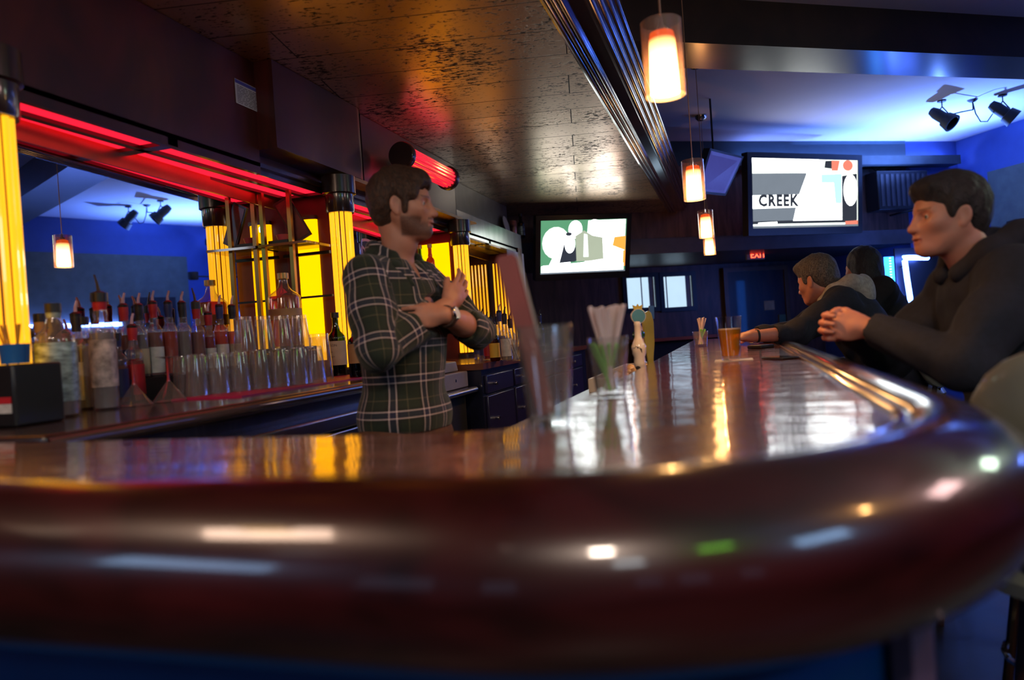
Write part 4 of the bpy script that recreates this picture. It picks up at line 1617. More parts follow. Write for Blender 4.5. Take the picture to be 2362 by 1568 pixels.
for f in ((0, 1, 2, 3), (7, 6, 5, 4), (0, 4, 5, 1), (1, 5, 6, 2), (2, 6, 7, 3), (3, 7, 4, 0)):
    bm.faces.new([vs[i] for i in f])
obj('screen', bm, mat('painted_reflection_screen', (0.03, 0.035, 0.12), rough=0.25, emit=(0.12, 0.12, 0.6), estr=0.28), t)  # blue reflection is put in as a weak glow; the set is off
bm = MBx()
mid = cc - n_ * 0.05
tube(bm, [mid, Vector((mid.x, mid.y, ZC))], 0.009, 8)
obj('ceiling_pole', bm, BLACKM, t)

# added cove: its ledge hides a blue bar put in to light the ceiling
t = thing('fill_cove_light', 'added boxed cove ledge under the ceiling of the far wall with a blue light bar inside', 'added cove light', (0, 0, 0))
bm = MBx()
wall_box(bm, 0.9, 3.95, 0.20, 0.0, 2.93, 2.95)
wall_box(bm, 0.9, 3.95, 0.20, 0.18, 2.95, 3.035)
wall_box(bm, 0.88, 0.9, 0.20, 0.0, 2.93, 3.035)
obj('trough', bm, mat('cove_board', (0.05, 0.06, 0.07), rough=0.6), t)
bm = MBx()
tube(bm, [wp(1.0, 0.09, 2.985), wp(3.9, 0.09, 2.985)], 0.014, 8)
obj('light_bar', bm, emat('fill_bar_blue', (0.18, 0.30, 1.0), 40.0), t)

t = thing('fill_uplighter', 'added small black uplighter can on a wall arm, hidden by the head of the seated man', 'fill_uplighter', (2.35, 9.25, 2.30))  # added unseen can that holds the blue ceiling fill
bm = MBx()
lathe(bm, [(0, 0), (0.06, 0), (0.07, 0.02), (0.07, 0.11), (0.062, 0.11), (0.06, 0.02), (0, 0.02)], 20)
obj('can', bm, BLACKM, t)
bm = MBx()
_u = Vector((2.35, 9.25, 0))
_o = -(_u - P0).dot(NR)
tube(bm, [(0, 0, 0.05), NR * _o + Vector((0, 0, 0.05))], 0.012, 8)
obj('wall_arm', bm, BLACKM, t)

# blue tube under the right television, speaker, cables
pa, pb = at_plane(1915, 532, wp(0, 0.10, 0), NR), at_plane(1985, 529, wp(0, 0.10, 0), NR)
bm = MBx()
tube(bm, [pa, pb], 0.012, 8)
tag(obj('light_strip', bm, emat('blue_tube', (0.05, 0.25, 1.0), 1.5), None), 'short blue light strip under the right corner of the large television', 'light strip')
pc = at_plane(2060, 440, wp(0, 0.12, 0), NR)
t = thing('wall_speaker', 'wide black loudspeaker cabinet on the far wall right of the large television', 'speaker', (0, 0, 0))
t.matrix_world = frame_M(pc, E, (0, 0, 1))
bm = MBx()
box(bm, -0.30, 0.42, -0.24, 0.22, -0.11, 0.10)
obj('cabinet', bm, BLACKP, t, bevel=0.01)
bm = MBx()
for i in range(9):
    box(bm, -0.26 + i * 0.073, -0.22 + i * 0.073, -0.2, 0.18, 0.10, 0.106)
obj('grille', bm, mat('speaker_grille', (0.03, 0.025, 0.03), rough=0.6), t)
bm = MBx()
box(bm, -0.02, 0.02, 0.225, 0.235, 0.0, 0.02)
obj('indicator', bm, emat('green_led', (0.2, 1.0, 0.6), 1.2), t)
bm = MBx()
pp = [at_plane(x, y - 14, wp(0, 0.04, 0), NR) for x, y in ((1985, 398), (2000, 392), (2020, 408), (2035, 396), (2060, 402), (2085, 392), (2110, 398))]
tube(bm, pp, 0.006, 6)
tag(obj('cable', bm, BLACKM, None), 'loose black cable running along the wall above the loudspeaker', 'cable')

# exit sign
pe = at_plane(1745, 588, wp(0, -0.5, 0), NR)
t = thing('exit_sign', 'small lit red EXIT sign under the bulkhead', 'exit sign', (0, 0, 0))
t.matrix_world = frame_M(pe, E, (0, 0, 1))
bm = MBx()
box(bm, -0.135, 0.115, -0.055, 0.055, -0.03, 0.0)
obj('housing', bm, mat('sign_beige', (0.35, 0.24, 0.16), rough=0.5), t, bevel=0.003)
bm = MBx()
text_bm(bm, 'EXIT', 0.105, Matrix.Translation((0.02, 0, 0.002)) @ Matrix.Scale(1.05, 4, (0, 1, 0)), 0.001)
obj('letters', bm, emat('exit_red', (1.0, 0.05, 0.02), 7.0), t, fixn=False)
bm = MBx()
tube(bm, [(0, 0.05, -0.015), (0, (2.0 - pe.z), -0.015)], 0.01, 6)
obj('stem', bm, BLACKM, t)

# ------------------------------------------------------------------ far wall: pass-through windows, door, ledge
PW = wp(0, -1.7, 0)
PANE = emat('outside_daylight', (0.45, 0.62, 0.78), 1.05)
for i, (xa, xb, ya, yb, xs) in enumerate([(1446, 1506, 639, 712, 1490), (1531, 1591, 636, 710, 1578)]):
    a = at_plane(xa, yb, PW, NR)
    b = at_plane(xb, ya, PW, NR)
    w = (Vector((b.x, b.y, 0)) - Vector((a.x, a.y, 0))).length
    h = b.z - a.z
    M = frame_M((a.x + NR.x * 0.004, a.y + NR.y * 0.004, a.z), E, (0, 0, 1))
    bm = MBx()
    for q in ((-0.06, 0, -0.06, h + 0.06), (w, w + 0.06, -0.06, h + 0.06), (0, w, -0.06, 0), (0, w, h, h + 0.06)):
        box(bm, q[0], q[1], q[2], q[3], 0, 0.05, M=M)
    f = struct('window_%d' % (i + 1), bm, BLACKP)
    bm = MBx()
    box(bm, 0, w, 0, h, 0, 0.01, M=M)
    obj('pane', bm, PANE, f)
    bm = MBx()
    box(bm, w * 0.80, w * 0.98, 0, h, 0.012, 0.02, M=M)
    obj('side_jamb', bm, emat('shaded_jamb', (0.16, 0.2, 0.3), 1.0) if False else mat('grey_jamb', (0.3, 0.34, 0.42), rough=0.6), f)
    bm = MBx()
    box(bm, w * 0.52 if i == 0 else w * 0.1, w * 0.56 if i == 0 else w * 0.14, 0, h, 0.012, 0.018, M=M)
    obj('mullion', bm, mat('pale_mullion', (0.6, 0.6, 0.65), rough=0.5), f)
# door
a = at_plane(1690, 900, PW, NR)
b = at_plane(1802, 622, PW, NR)
w = (Vector((b.x, b.y, 0)) - Vector((a.x, a.y, 0))).length
M = frame_M((a.x + NR.x * 0.004, a.y + NR.y * 0.004, 0), E, (0, 0, 1))
bm = MBx()
hD = b.z
box(bm, 0, w, 0.02, hD, 0, 0.04, M=M)
dr = struct('door_1', bm, wood('brown_door', (0.03, 0.012, 0.008), (0.07, 0.028, 0.016), rough=0.4, coat=0.3, scale=4, stretch=(3, 3, 0.5)))
bm = MBx()
for q in ((-0.06, 0, 0, hD + 0.06), (w, w + 0.06, 0, hD + 0.06), (0, w, hD, hD + 0.06)):
    box(bm, q[0], q[1], q[2], q[3], 0, 0.06, M=M)
obj('door_frame', bm, mat('tan_door_frame', (0.16, 0.08, 0.03), rough=0.4), dr)
bm = MBx()
box(bm, w * 0.62, w * 0.80, hD * 0.70, hD * 0.77, 0.04, 0.045, M=M)
obj('notice', bm, LBL['cream'], dr)
bm = MBx()
box(bm, w * 0.86, w * 0.98, hD * 0.48, hD * 0.66, 0.04, 0.06, M=M)
obj('lock_plate', bm, BRASS, dr)
# high ledge with an orange glossy top along the far wall
t = thing('wall_ledge', 'narrow standing ledge with an orange glossy top under the far windows', 'ledge', (0, 0, 0))
bm = MBx()
wall_box(bm, 0.2, 2.2, -1.1, -1.65, 1.0, 1.04)
obj('ledge_top', bm, mat('orange_ledge_top', (0.40, 0.07, 0.02), rough=0.3, coat=0.8), t)
bm = MBx()
wall_box(bm, 0.25, 2.15, -1.25, -1.6, 0.0, 0.999)
obj('base', bm, BLACKM, t)

# ------------------------------------------------------------------ neon and led strip in the corner
pn = [at_plane(x, y, wp(0, 0.35, 0), NR) for x, y in ((2140, 594), (2086, 594), (2092, 640), (2101, 698))]
t = thing('neon_sign', 'blue-white neon tube bent to a corner, glowing behind the seated man', 'neon sign', (0, 0, 0))
bm = MBx()
tube(bm, [pn[0], pn[1].lerp(pn[0], 0.15), pn[1], pn[1].lerp(pn[2], 0.15), pn[2], pn[3]], 0.03, 12)
obj('neon_tube', bm, emat('neon_blue_white', (0.07, 0.17, 1.0), 28.0), t)
bm = MBx()
dv = (pn[3] - pn[1]).normalized()
Mk = frame_M(pn[1] - NR * 0.10, E, (0, 0, 1))
box(bm, -0.04, 0.9, -0.62, 0.12, -0.02, 0.0, M=Mk)
obj('backing_board', bm, BLACKP, t)
bm = MBx()
for zz in (-0.1, -0.45):
    tube(bm, [Mk @ Vector((0.03, zz, 0.0)), Mk @ Vector((0.03, zz, 0.08))], 0.008, 6)
    tube(bm, [Mk @ Vector((0.5, zz, -0.02)), Mk @ Vector((0.5, zz, -0.24))], 0.02, 6)
obj('standoff', bm, BLACKM, t)
ps_ = [at_plane(x, y, wp(0, 0.012, 0), NR) for x, y in ((2052, 592), (2064, 757))]
t = thing('led_strip', 'vertical cyan dotted LED strip on the blue wall end', 'light strip', (0, 0, 0))
bm = MBx()
Ms = frame_M(ps_[0], E, ps_[0] - ps_[1])
ln = (ps_[0] - ps_[1]).length
box(bm, -0.07, 0.07, -ln, 0, -0.02, 0.0, M=Ms)
obj('channel', bm, emat('blue_channel_glow', (0.02, 0.18, 1.0), 6.0), t)
bm = MBx()
nL = 26
for i in range(nL):
    box(bm, -0.012, 0.012, -ln * (i + 0.7) / nL, -ln * (i + 0.3) / nL, 0.001, 0.008, M=Ms)
obj('diodes', bm, emat('cyan_diode', (0.3, 0.95, 1.0), 4.0), t)['kind'] = 'stuff'

# dark framed opening and grey-green panel on the right wall
t = thing('wall_panel', 'grey-green upholstered wall panel with a dark opening at the right edge', 'wall panel', (0, 0, 0))
RW = CR
dRW = Vector((NR.x, NR.y, 0))
nRW = -E


def rw(px, py, off=0.02):
    return at_plane(px, py, RW + nRW * off, nRW)


a, b = rw(2292, 560), rw(2362, 400)
M = frame_M((a.x, a.y, 0.0), dRW, (0, 0, 1))
bm = MBx()
box(bm, 0, 6, 0.3, rw(2300, 392).z, -0.01, 0.03, M=M)
obj('panel', bm, mat('grey_green_panel', (0.10, 0.12, 0.10), rough=0.7), t)
bm = MBx()
box(bm, 0.22, 0.95, rw(2320, 598).z, rw(2320, 512).z, 0.03, 0.04, M=M)
obj('dark_opening', bm, BLACKM, t)

# ------------------------------------------------------------------ track spots on the blue ceiling
def spotlamp(label, top, aim, group):
    t = thing('track_spotlight', label, 'spotlight', top, 0, group)
    bm = MBx()
    lathe(bm, [(0, 0), (0.04, 0), (0.04, -0.012), (0, -0.012)], 16)
    obj('ceiling_plate', bm, BLACKM, t)
    d = Vector(aim).normalized()
    c = Vector((0, 0, -0.17))
    Mh = d.to_track_quat('Z', 'Y').to_matrix().to_4x4()
    Mh.translation = c - d * 0.05
    bm = MBx()
    for s in (-1, 1):
        tube(bm, [(0, 0, -0.01), Vector((0, 0, -0.06)), c + Vector((0.055 * s, 0, 0.03)), c + Vector((0.06 * s, 0, 0))], 0.006, 6)
    obj('yoke', bm, BLACKM, t)
    bm = MBx()
    lathe(bm, [(0, -0.10), (0.04, -0.09), (0.055, -0.03), (0.055, 0.08), (0.075, 0.085), (0.09, 0.17), (0.07, 0.17), (0.05, 0.10), (0, 0.09)], 20, M=Mh)
    obj('lamp_head', bm, BLACKM, t)
    return t


for i, (px, py, aim, lab) in enumerate([(2172, 232, (0.5, -0.4, -0.6), 'left one of the two black spotlights under the blue ceiling'),
                                        (2312, 219, (0.6, -0.1, -0.6), 'right one of the two black spotlights under the blue ceiling')]):
    p = at_z(px, py, ZC - 0.001)
    spotlamp(lab, p, aim, 'black ceiling spotlights')
pj = at_z(2243, 230, ZC)
t = thing('junction_cable', 'looping black cable with a small junction hook between the two ceiling spotlights', 'cable', pj)
bm = MBx()
lathe(bm, [(0, 0), (0.05, 0), (0.03, -0.02), (0, -0.03)], 14)
obj('ceiling_hook', bm, BLACKM, t)
bm = MBx()
a = at_z(2180, 268, ZC - 0.18) - pj
b = at_z(2290, 262, ZC - 0.17) - pj
tube(bm, [(0, 0, -0.02), (0.0, 0, -0.1), a * 0.45 + Vector((0, 0, -0.05)), a], 0.007, 6)
tube(bm, [(0, 0, -0.02), (0.02, 0, -0.14), b * 0.35 + Vector((0, 0, -0.17)), b * 0.7 + Vector((0, 0, -0.12)), b], 0.006, 6)
obj('cord', bm, BLACKM, t)

# ================================================================== figures: smooth blended volumes turned into one skin
def A3(*p):
    return np.array(p, dtype=np.float64)


def d_cone(P, a, b, ra, rb):
    ab = b - a
    L2 = (ab * ab).sum()
    t = np.clip(((P - a) @ ab) / L2, 0, 1)
    q = P - (a + t[..., None] * ab)
    return np.sqrt((q * q).sum(-1)) - (ra + (rb - ra) * t)


def d_ell(P, c, r, Rm=None):
    q = P - c
    if Rm is not None:
        q = q @ Rm          # rows = world, columns = local axes
    k0 = np.sqrt(((q / r) ** 2).sum(-1))
    k1 = np.sqrt(((q / (r * r)) ** 2).sum(-1)) + 1e-9
    return k0 * (k0 - 1.0) / k1


def rotm(ax, deg):
    return np.array(Matrix.Rotation(math.radians(deg), 3, ax))


class Sdf:
    def __init__(self):
        self.pr = []       # (kind, fn, lo, hi, k, tag)

    def cone(self, a, b, ra, rb, k=0.02, op='add', tag=None):
        a, b = A3(*a), A3(*b)
        m = max(ra, rb)
        self.pr.append((op, lambda P: d_cone(P, a, b, ra, rb), np.minimum(a, b) - m, np.maximum(a, b) + m, k, tag, (a, b)))

    def chain(self, pts, rs, k=0.02, op='add', tag=None):
        for i in range(len(pts) - 1):
            self.cone(pts[i], pts[i + 1], rs[i], rs[i + 1], k, op, tag)

    def ell(self, c, r, Rm=None, k=0.02, op='add', tag=None):
        c, r = A3(*c), A3(*r)
        m = r.max()
        self.pr.append((op, lambda P: d_ell(P, c, r, Rm), c - m, c + m, k, tag, None))

    def fold(self, fn):
        self.pr.append(('warp', fn, None, None, 0, None, None))

    def mesh(self, h, lo=None, hi=None, inflate=0.0):
        los = np.array([p[2] for p in self.pr if p[0] == 'add'])
        his = np.array([p[3] for p in self.pr if p[0] == 'add'])
        L = los.min(0) - 3 * h - inflate
        H = his.max(0) + 3 * h + inflate
        if lo is not None:
            L = np.maximum(L, A3(*lo))
        if hi is not None:
            H = np.minimum(H, A3(*hi))
        n = np.maximum(np.ceil((H - L) / h).astype(int) + 1, 4)
        FAR = 0.25
        G = np.full(n, FAR)
        xs = [L[i] + h * np.arange(n[i]) for i in range(3)]
        for op, fn, a, b, k, tg, ext in self.pr:
            if op == 'warp':
                X, Y, Z = np.meshgrid(*xs, indexing='ij')
                G = G + fn(X, Y, Z)
                continue
            m = k + 3 * h + inflate + 0.01
            i0 = np.clip(np.floor((a - m - L) / h).astype(int), 0, n)
            i1 = np.clip(np.ceil((b + m - L) / h).astype(int) + 1, 0, n)
            if (i1 <= i0).any():
                continue
            sl = tuple(slice(i0[i], i1[i]) for i in range(3))
            X, Y, Z = np.meshgrid(*[xs[i][sl[i]] for i in range(3)], indexing='ij')
            D = fn(np.stack([X, Y, Z], -1))
            S = G[sl]
            if op == 'add':
                hh = np.maximum(k - np.abs(S - D), 0) / max(k, 1e-6)
                G[sl] = np.minimum(S, D) - hh * hh * k * 0.25
            else:
                D = -D
                hh = np.maximum(k - np.abs(S - D), 0) / max(k, 1e-6)
                G[sl] = np.maximum(S, D) + hh * hh * k * 0.25
        G = G - inflate
        # surface nets
        s = G < 0
        nx, ny, nz = n
        cnt = np.zeros((nx - 1, ny - 1, nz - 1))
        acc = np.zeros((nx - 1, ny - 1, nz - 1, 3))
        corners = [(i, j, k) for i in (0, 1) for j in (0, 1) for k in (0, 1)]

        def sub(Arr, c):
            return Arr[c[0]:nx - 1 + c[0], c[1]:ny - 1 + c[1], c[2]:nz - 1 + c[2]]
        for c in corners:
            for ax in range(3):
                if c[ax] == 0:
                    c2 = list(c)
                    c2[ax] = 1
                    A, B = sub(G, c), sub(G, c2)
                    x = (A < 0) != (B < 0)
                    t = np.where(x, A / np.where(x, A - B, 1), 0)
                    for q in range(3):
                        acc[..., q] += np.where(x, c[q] + (t if q == ax else 0), 0)
                    cnt += x
        act = cnt > 0
        idx = -np.ones(act.shape, dtype=int)
        idx[act] = np.arange(act.sum())
        base = np.argwhere(act)
        V = L + h * (base + acc[act] / cnt[act][:, None])
        faces = []
        for ax in range(3):
            u, v = [(1, 2), (2, 0), (0, 1)][ax]
            lo_, hi_ = [slice(None)] * 3, [slice(None)] * 3
            lo_[ax], hi_[ax] = slice(0, -1), slice(1, None)
            e = s[tuple(lo_)] != s[tuple(hi_)]
            pos = np.argwhere(e)
            ok = (pos[:, u] > 0) & (pos[:, v] > 0) & (pos[:, u] < n[u] - 1) & (pos[:, v] < n[v] - 1)
            pos = pos[ok]
            du, dv = np.zeros(3, int), np.zeros(3, int)
            du[u], dv[v] = 1, 1
            q = [idx[tuple((pos - du - dv).T)], idx[tuple((pos - dv).T)], idx[tuple(pos.T)], idx[tuple((pos - du).T)]]
            inside = s[tuple(pos.T)]
            Q = np.stack(q, 1)
            Q[~inside] = Q[~inside][:, ::-1]
            faces.append(Q)
        return V, np.concatenate(faces)


def np_mesh(name, V, F, m, parent, smooth=True, attrs=None):
    me = bpy.data.meshes.new(name)
    me.from_pydata(V.tolist(), [], F.tolist())
    for q in (m if isinstance(m, (list, tuple)) else [m]):
        me.materials.append(q)
    me.polygons.foreach_set('use_smooth', [True] * len(me.polygons))
    if attrs:
        for nm, arr in attrs.items():
            if arr.ndim == 1:
                a = me.attributes.new(nm, 'FLOAT', 'POINT')
                a.data.foreach_set('value', arr.astype(np.float32))
            else:
                a = me.attributes.new(nm, 'FLOAT_VECTOR', 'POINT')
                a.data.foreach_set('vector', arr.astype(np.float32).ravel())
    me.update()
    o = bpy.data.objects.new(name, me)
    COL.objects.link(o)
    if parent is not None:
        o.parent = parent
    return o


def relax(V, F, it=2, lam=0.5):
    e = np.concatenate([F[:, [0, 1]], F[:, [1, 2]], F[:, [2, 3]], F[:, [3, 0]]])
    e = np.concatenate([e, e[:, ::-1]])
    for _ in range(it):
        S = np.zeros_like(V)
        np.add.at(S, e[:, 0], V[e[:, 1]])
        c = np.bincount(e[:, 0], minlength=len(V))[:, None]
        V = V + lam * (S / np.maximum(c, 1) - V)
    return V


def sstep(a, b, x):
    t = np.clip((x - a) / (b - a), 0, 1)
    return t * t * (3 - 2 * t)


# ---- skin, hair, cloth materials
def skin_mat(name, base, beard=(0.10, 0.045, 0.03), lip=(0.35, 0.09, 0.07)):
    m, nt, out = nodes_of(name)
    L = nt.links.new
    b = N(nt, 'ShaderNodeBsdfPrincipled', Roughness=0.5)
    b.inputs['Subsurface Weight'].default_value = 0.08
    b.inputs['Subsurface Radius'].default_value = (0.02, 0.006, 0.003)
    b.inputs['Subsurface Scale'].default_value = 0.4
    tc = N(nt, 'ShaderNodeTexCoord')
    nz = N(nt, 'ShaderNodeTexNoise', Scale=30.0, Detail=3.0)
    L(tc.outputs['Object'], nz.inputs['Vector'])
    rp = nt.nodes.new('ShaderNodeValToRGB')
    rp.color_ramp.elements[0].color = c4([c * 0.88 for c in base])
    rp.color_ramp.elements[1].color = c4([min(1, c * 1.1) for c in base])
    L(nz.outputs[0], rp.inputs[0])
    at = N(nt, 'ShaderNodeAttribute', attribute_name='beard')
    n2 = N(nt, 'ShaderNodeTexNoise', Scale=260.0, Detail=2.0)
    L(tc.outputs['Object'], n2.inputs['Vector'])
    ma = N(nt, 'ShaderNodeMath', operation='MULTIPLY_ADD')
    ma.inputs[1].default_value = 0.5
    ma.inputs[2].default_value = -0.25
    L(n2.outputs[0], ma.inputs[0])
    mb = N(nt, 'ShaderNodeMath', operation='ADD')
    L(at.outputs['Fac'], mb.inputs[0])
    L(ma.outputs[0], mb.inputs[1])
    mc = N(nt, 'ShaderNodeMath', operation='MULTIPLY')
    L(mb.outputs[0], mc.inputs[0])
    L(at.outputs['Fac'], mc.inputs[1])
    mc.use_clamp = True
    m1 = N(nt, 'ShaderNodeMixRGB')
    L(mc.outputs[0], m1.inputs[0])
    L(rp.outputs[0], m1.inputs[1])
    m1.inputs[2].default_value = c4(beard)
    al = N(nt, 'ShaderNodeAttribute', attribute_name='lips')
    m2 = N(nt, 'ShaderNodeMixRGB')
    L(al.outputs['Fac'], m2.inputs[0])
    L(m1.outputs[0], m2.inputs[1])
    m2.inputs[2].default_value = c4(lip)
    L(m2.outputs[0], b.inputs['Base Color'])
    L(b.outputs[0], out.inputs[0])
    return m


def hair_mat(name, c0, c1):
    m, nt, out = nodes_of(name)
    L = nt.links.new
    b = N(nt, 'ShaderNodeBsdfPrincipled', Roughness=0.55)
    tc = N(nt, 'ShaderNodeTexCoord')
    mp = N(nt, 'ShaderNodeMapping')
    mp.inputs['Scale'].default_value = (2.2, 6, 1.2)
    mp.inputs['Rotation'].default_value = (0, 0.5, 0)
    L(tc.outputs['Object'], mp.inputs[0])
    nz = N(nt, 'ShaderNodeTexNoise', Scale=60.0, Detail=5.0, Distortion=1.2)
    L(mp.outputs[0], nz.inputs['Vector'])
    rp = nt.nodes.new('ShaderNodeValToRGB')
    rp.color_ramp.elements[0].position = 0.42
    rp.color_ramp.elements[1].position = 0.60
    rp.color_ramp.elements[0].color = c4(c0)
    rp.color_ramp.elements[1].color = c4(c1)
    L(nz.outputs[0], rp.inputs[0])
    L(rp.outputs[0], b.inputs['Base Color'])
    bp = N(nt, 'ShaderNodeBump', Strength=1.0, Distance=0.006)
    L(nz.outputs[0], bp.inputs['Height'])
    L(bp.outputs[0], b.inputs['Normal'])
    L(b.outputs[0], out.inputs[0])
    return m


def plaid_mat(name='plaid_flannel'):
    m, nt, out = nodes_of(name)
    L = nt.links.new
    b = N(nt, 'ShaderNodeBsdfPrincipled', Roughness=0.85)
    b.inputs['Sheen Weight'].default_value = 0.15
    at = N(nt, 'ShaderNodeAttribute', attribute_name='cloth')
    sx = N(nt, 'ShaderNodeSeparateXYZ')
    L(at.outputs['Vector'], sx.inputs[0])
    cols = []
    PER = 0.108
    BASE = (0.012, 0.022, 0.012, 1)
    WH = (0.80, 0.64, 0.64, 1)
    NAV = (0.014, 0.018, 0.055, 1)
    TAN = (0.16, 0.13, 0.07, 1)
    BLK = (0.006, 0.008, 0.007, 1)
    for ax in (0, 1):
        dv = N(nt, 'ShaderNodeMath', operation='DIVIDE')
        dv.inputs[1].default_value = PER
        L(sx.outputs[ax], dv.inputs[0])
        fr = N(nt, 'ShaderNodeMath', operation='FRACT')
        L(dv.outputs[0], fr.inputs[0])
        rp = nt.nodes.new('ShaderNodeValToRGB')
        rp.color_ramp.interpolation = 'CONSTANT'
        st = [(0.0, BASE), (0.10, BLK), (0.20, WH), (0.235, NAV), (0.40, WH), (0.435, BLK), (0.52, BASE), (0.72, TAN), (0.745, BASE)]
        e = rp.color_ramp.elements
        e[0].position, e[0].color = st[0]
        e[1].position, e[1].color = st[1]
        for p_, c_ in st[2:]:
            q = e.new(p_)
            q.color = c_
        L(fr.outputs[0], rp.inputs[0])
        cols.append(rp)
    mx = N(nt, 'ShaderNodeMixRGB', Fac=0.5)
    L(cols[0].outputs[0], mx.inputs[1])
    L(cols[1].outputs[0], mx.inputs[2])
    tc = N(nt, 'ShaderNodeTexCoord')
    nz = N(nt, 'ShaderNodeTexNoise', Scale=160.0, Detail=2.0)
    L(tc.outputs['Object'], nz.inputs['Vector'])
    mr = N(nt, 'ShaderNodeMapRange')
    mr.inputs['To Min'].default_value = 0.75
    mr.inputs['To Max'].default_value = 1.25
    L(nz.outputs[0], mr.inputs[0])
    mu = N(nt, 'ShaderNodeMixRGB', blend_type='MULTIPLY', Fac=1.0)
    L(mx.outputs[0], mu.inputs[1])
    L(mr.outputs[0], mu.inputs[2])
    L(mu.outputs[0], b.inputs['Base Color'])
    L(b.outputs[0], out.inputs[0])
    return m


def cloth_mat(name, col, rough=0.85, var=0.2, scale=60):
    return mat(name, col, rough=rough, var=var, scale=scale, bump=0.15, bscale=220)


# ---- head in its own frame: x forward, y left, z up, origin between the ears at eye height; S scales it
def head_sdf(S, sd, O, Rh, jaw=1.0, nose=1.0, neck=None):
    """adds head volumes; O = origin (array), Rh = 3x3 with columns fwd, left, up"""
    def T(x, y, z):
        return tuple(O + Rh @ A3(x * S, y * S, z * S))

    def E_(c, r, k=0.02, rm=None, op='add'):
        R2 = Rh if rm is None else Rh @ rm
        sd.ell(T(*c), [q * S for q in r], R2, k * S, op)

    def C_(a, b, ra, rb, k=0.015, op='add'):
        sd.cone(T(*a), T(*b), ra * S, rb * S, k * S, op)
    E_((-0.018, 0, 0.032), (0.098, 0.076, 0.088))
    E_((0.022, 0, -0.005), (0.072, 0.064, 0.085), 0.03)
    E_((0.035, 0, -0.055), (0.052, 0.050, 0.060), 0.03)
    for s in (-1, 1):
        C_((-0.005, 0.052 * s, -0.045), (0.055, 0.024 * s, -0.098 * jaw), 0.018, 0.016, 0.03)
        E_((0.055, 0.040 * s, -0.022), (0.028, 0.022, 0.02), 0.025)      # cheekbone
        C_((0.083, 0.012 * s, 0.020), (0.068, 0.045 * s, 0.016), 0.0085, 0.008, 0.012)   # brow
    E_((0.076, 0, -0.103 * jaw), (0.019, 0.022, 0.016), 0.025)       # chin
    C_((0.080, 0, -0.04), (0.08, 0, -0.085), 0.022, 0.020, 0.03)      # muzzle
    for s in (-1, 1):
        E_((0.086, 0.030 * s, 0.0), (0.014, 0.017, 0.011), 0.015, op='cut')     # eye socket
        E_((0.066, 0.031 * s, -0.001), (0.014, 0.015, 0.0125), 0.004)           # eyeball with lids
        C_((0.079, 0.021 * s, 0.006), (0.074, 0.041 * s, 0.004), 0.0035, 0.003, 0.006)   # upper lid
    C_((0.086, 0, 0.012), (0.108 * nose, 0, -0.030), 0.0075, 0.0105, 0.012)   # nose bridge
    E_((0.110 * nose, 0, -0.034), (0.012, 0.0115, 0.010), 0.010)
    for s in (-1, 1):
        E_((0.099, 0.012 * s, -0.037), (0.011, 0.0085, 0.0085), 0.008)
        E_((0.103, 0.0085 * s, -0.045), (0.0045, 0.003, 0.003), 0.003, op='cut')
    E_((0.098, 0, -0.0625), (0.010, 0.021, 0.0055), 0.006)    # upper lip
    E_((0.095, 0, -0.0745), (0.0095, 0.018, 0.0060), 0.006)    # lower lip
    E_((0.105, 0, -0.0685), (0.012, 0.019, 0.0018), 0.003, op='cut')
    for s in (-1, 1):   # ears
        rm = rotm('Z', -22 * s) @ rotm('Y', -10)
        E_((-0.010, 0.077 * s, -0.012), (0.019, 0.0065, 0.031), 0.006, rm)
        E_((-0.006, 0.084 * s, -0.006), (0.010, 0.005, 0.017), 0.004, rm, op='cut')
        E_((-0.004, 0.074 * s, -0.036), (0.009, 0.006, 0.010), 0.006)
    return T


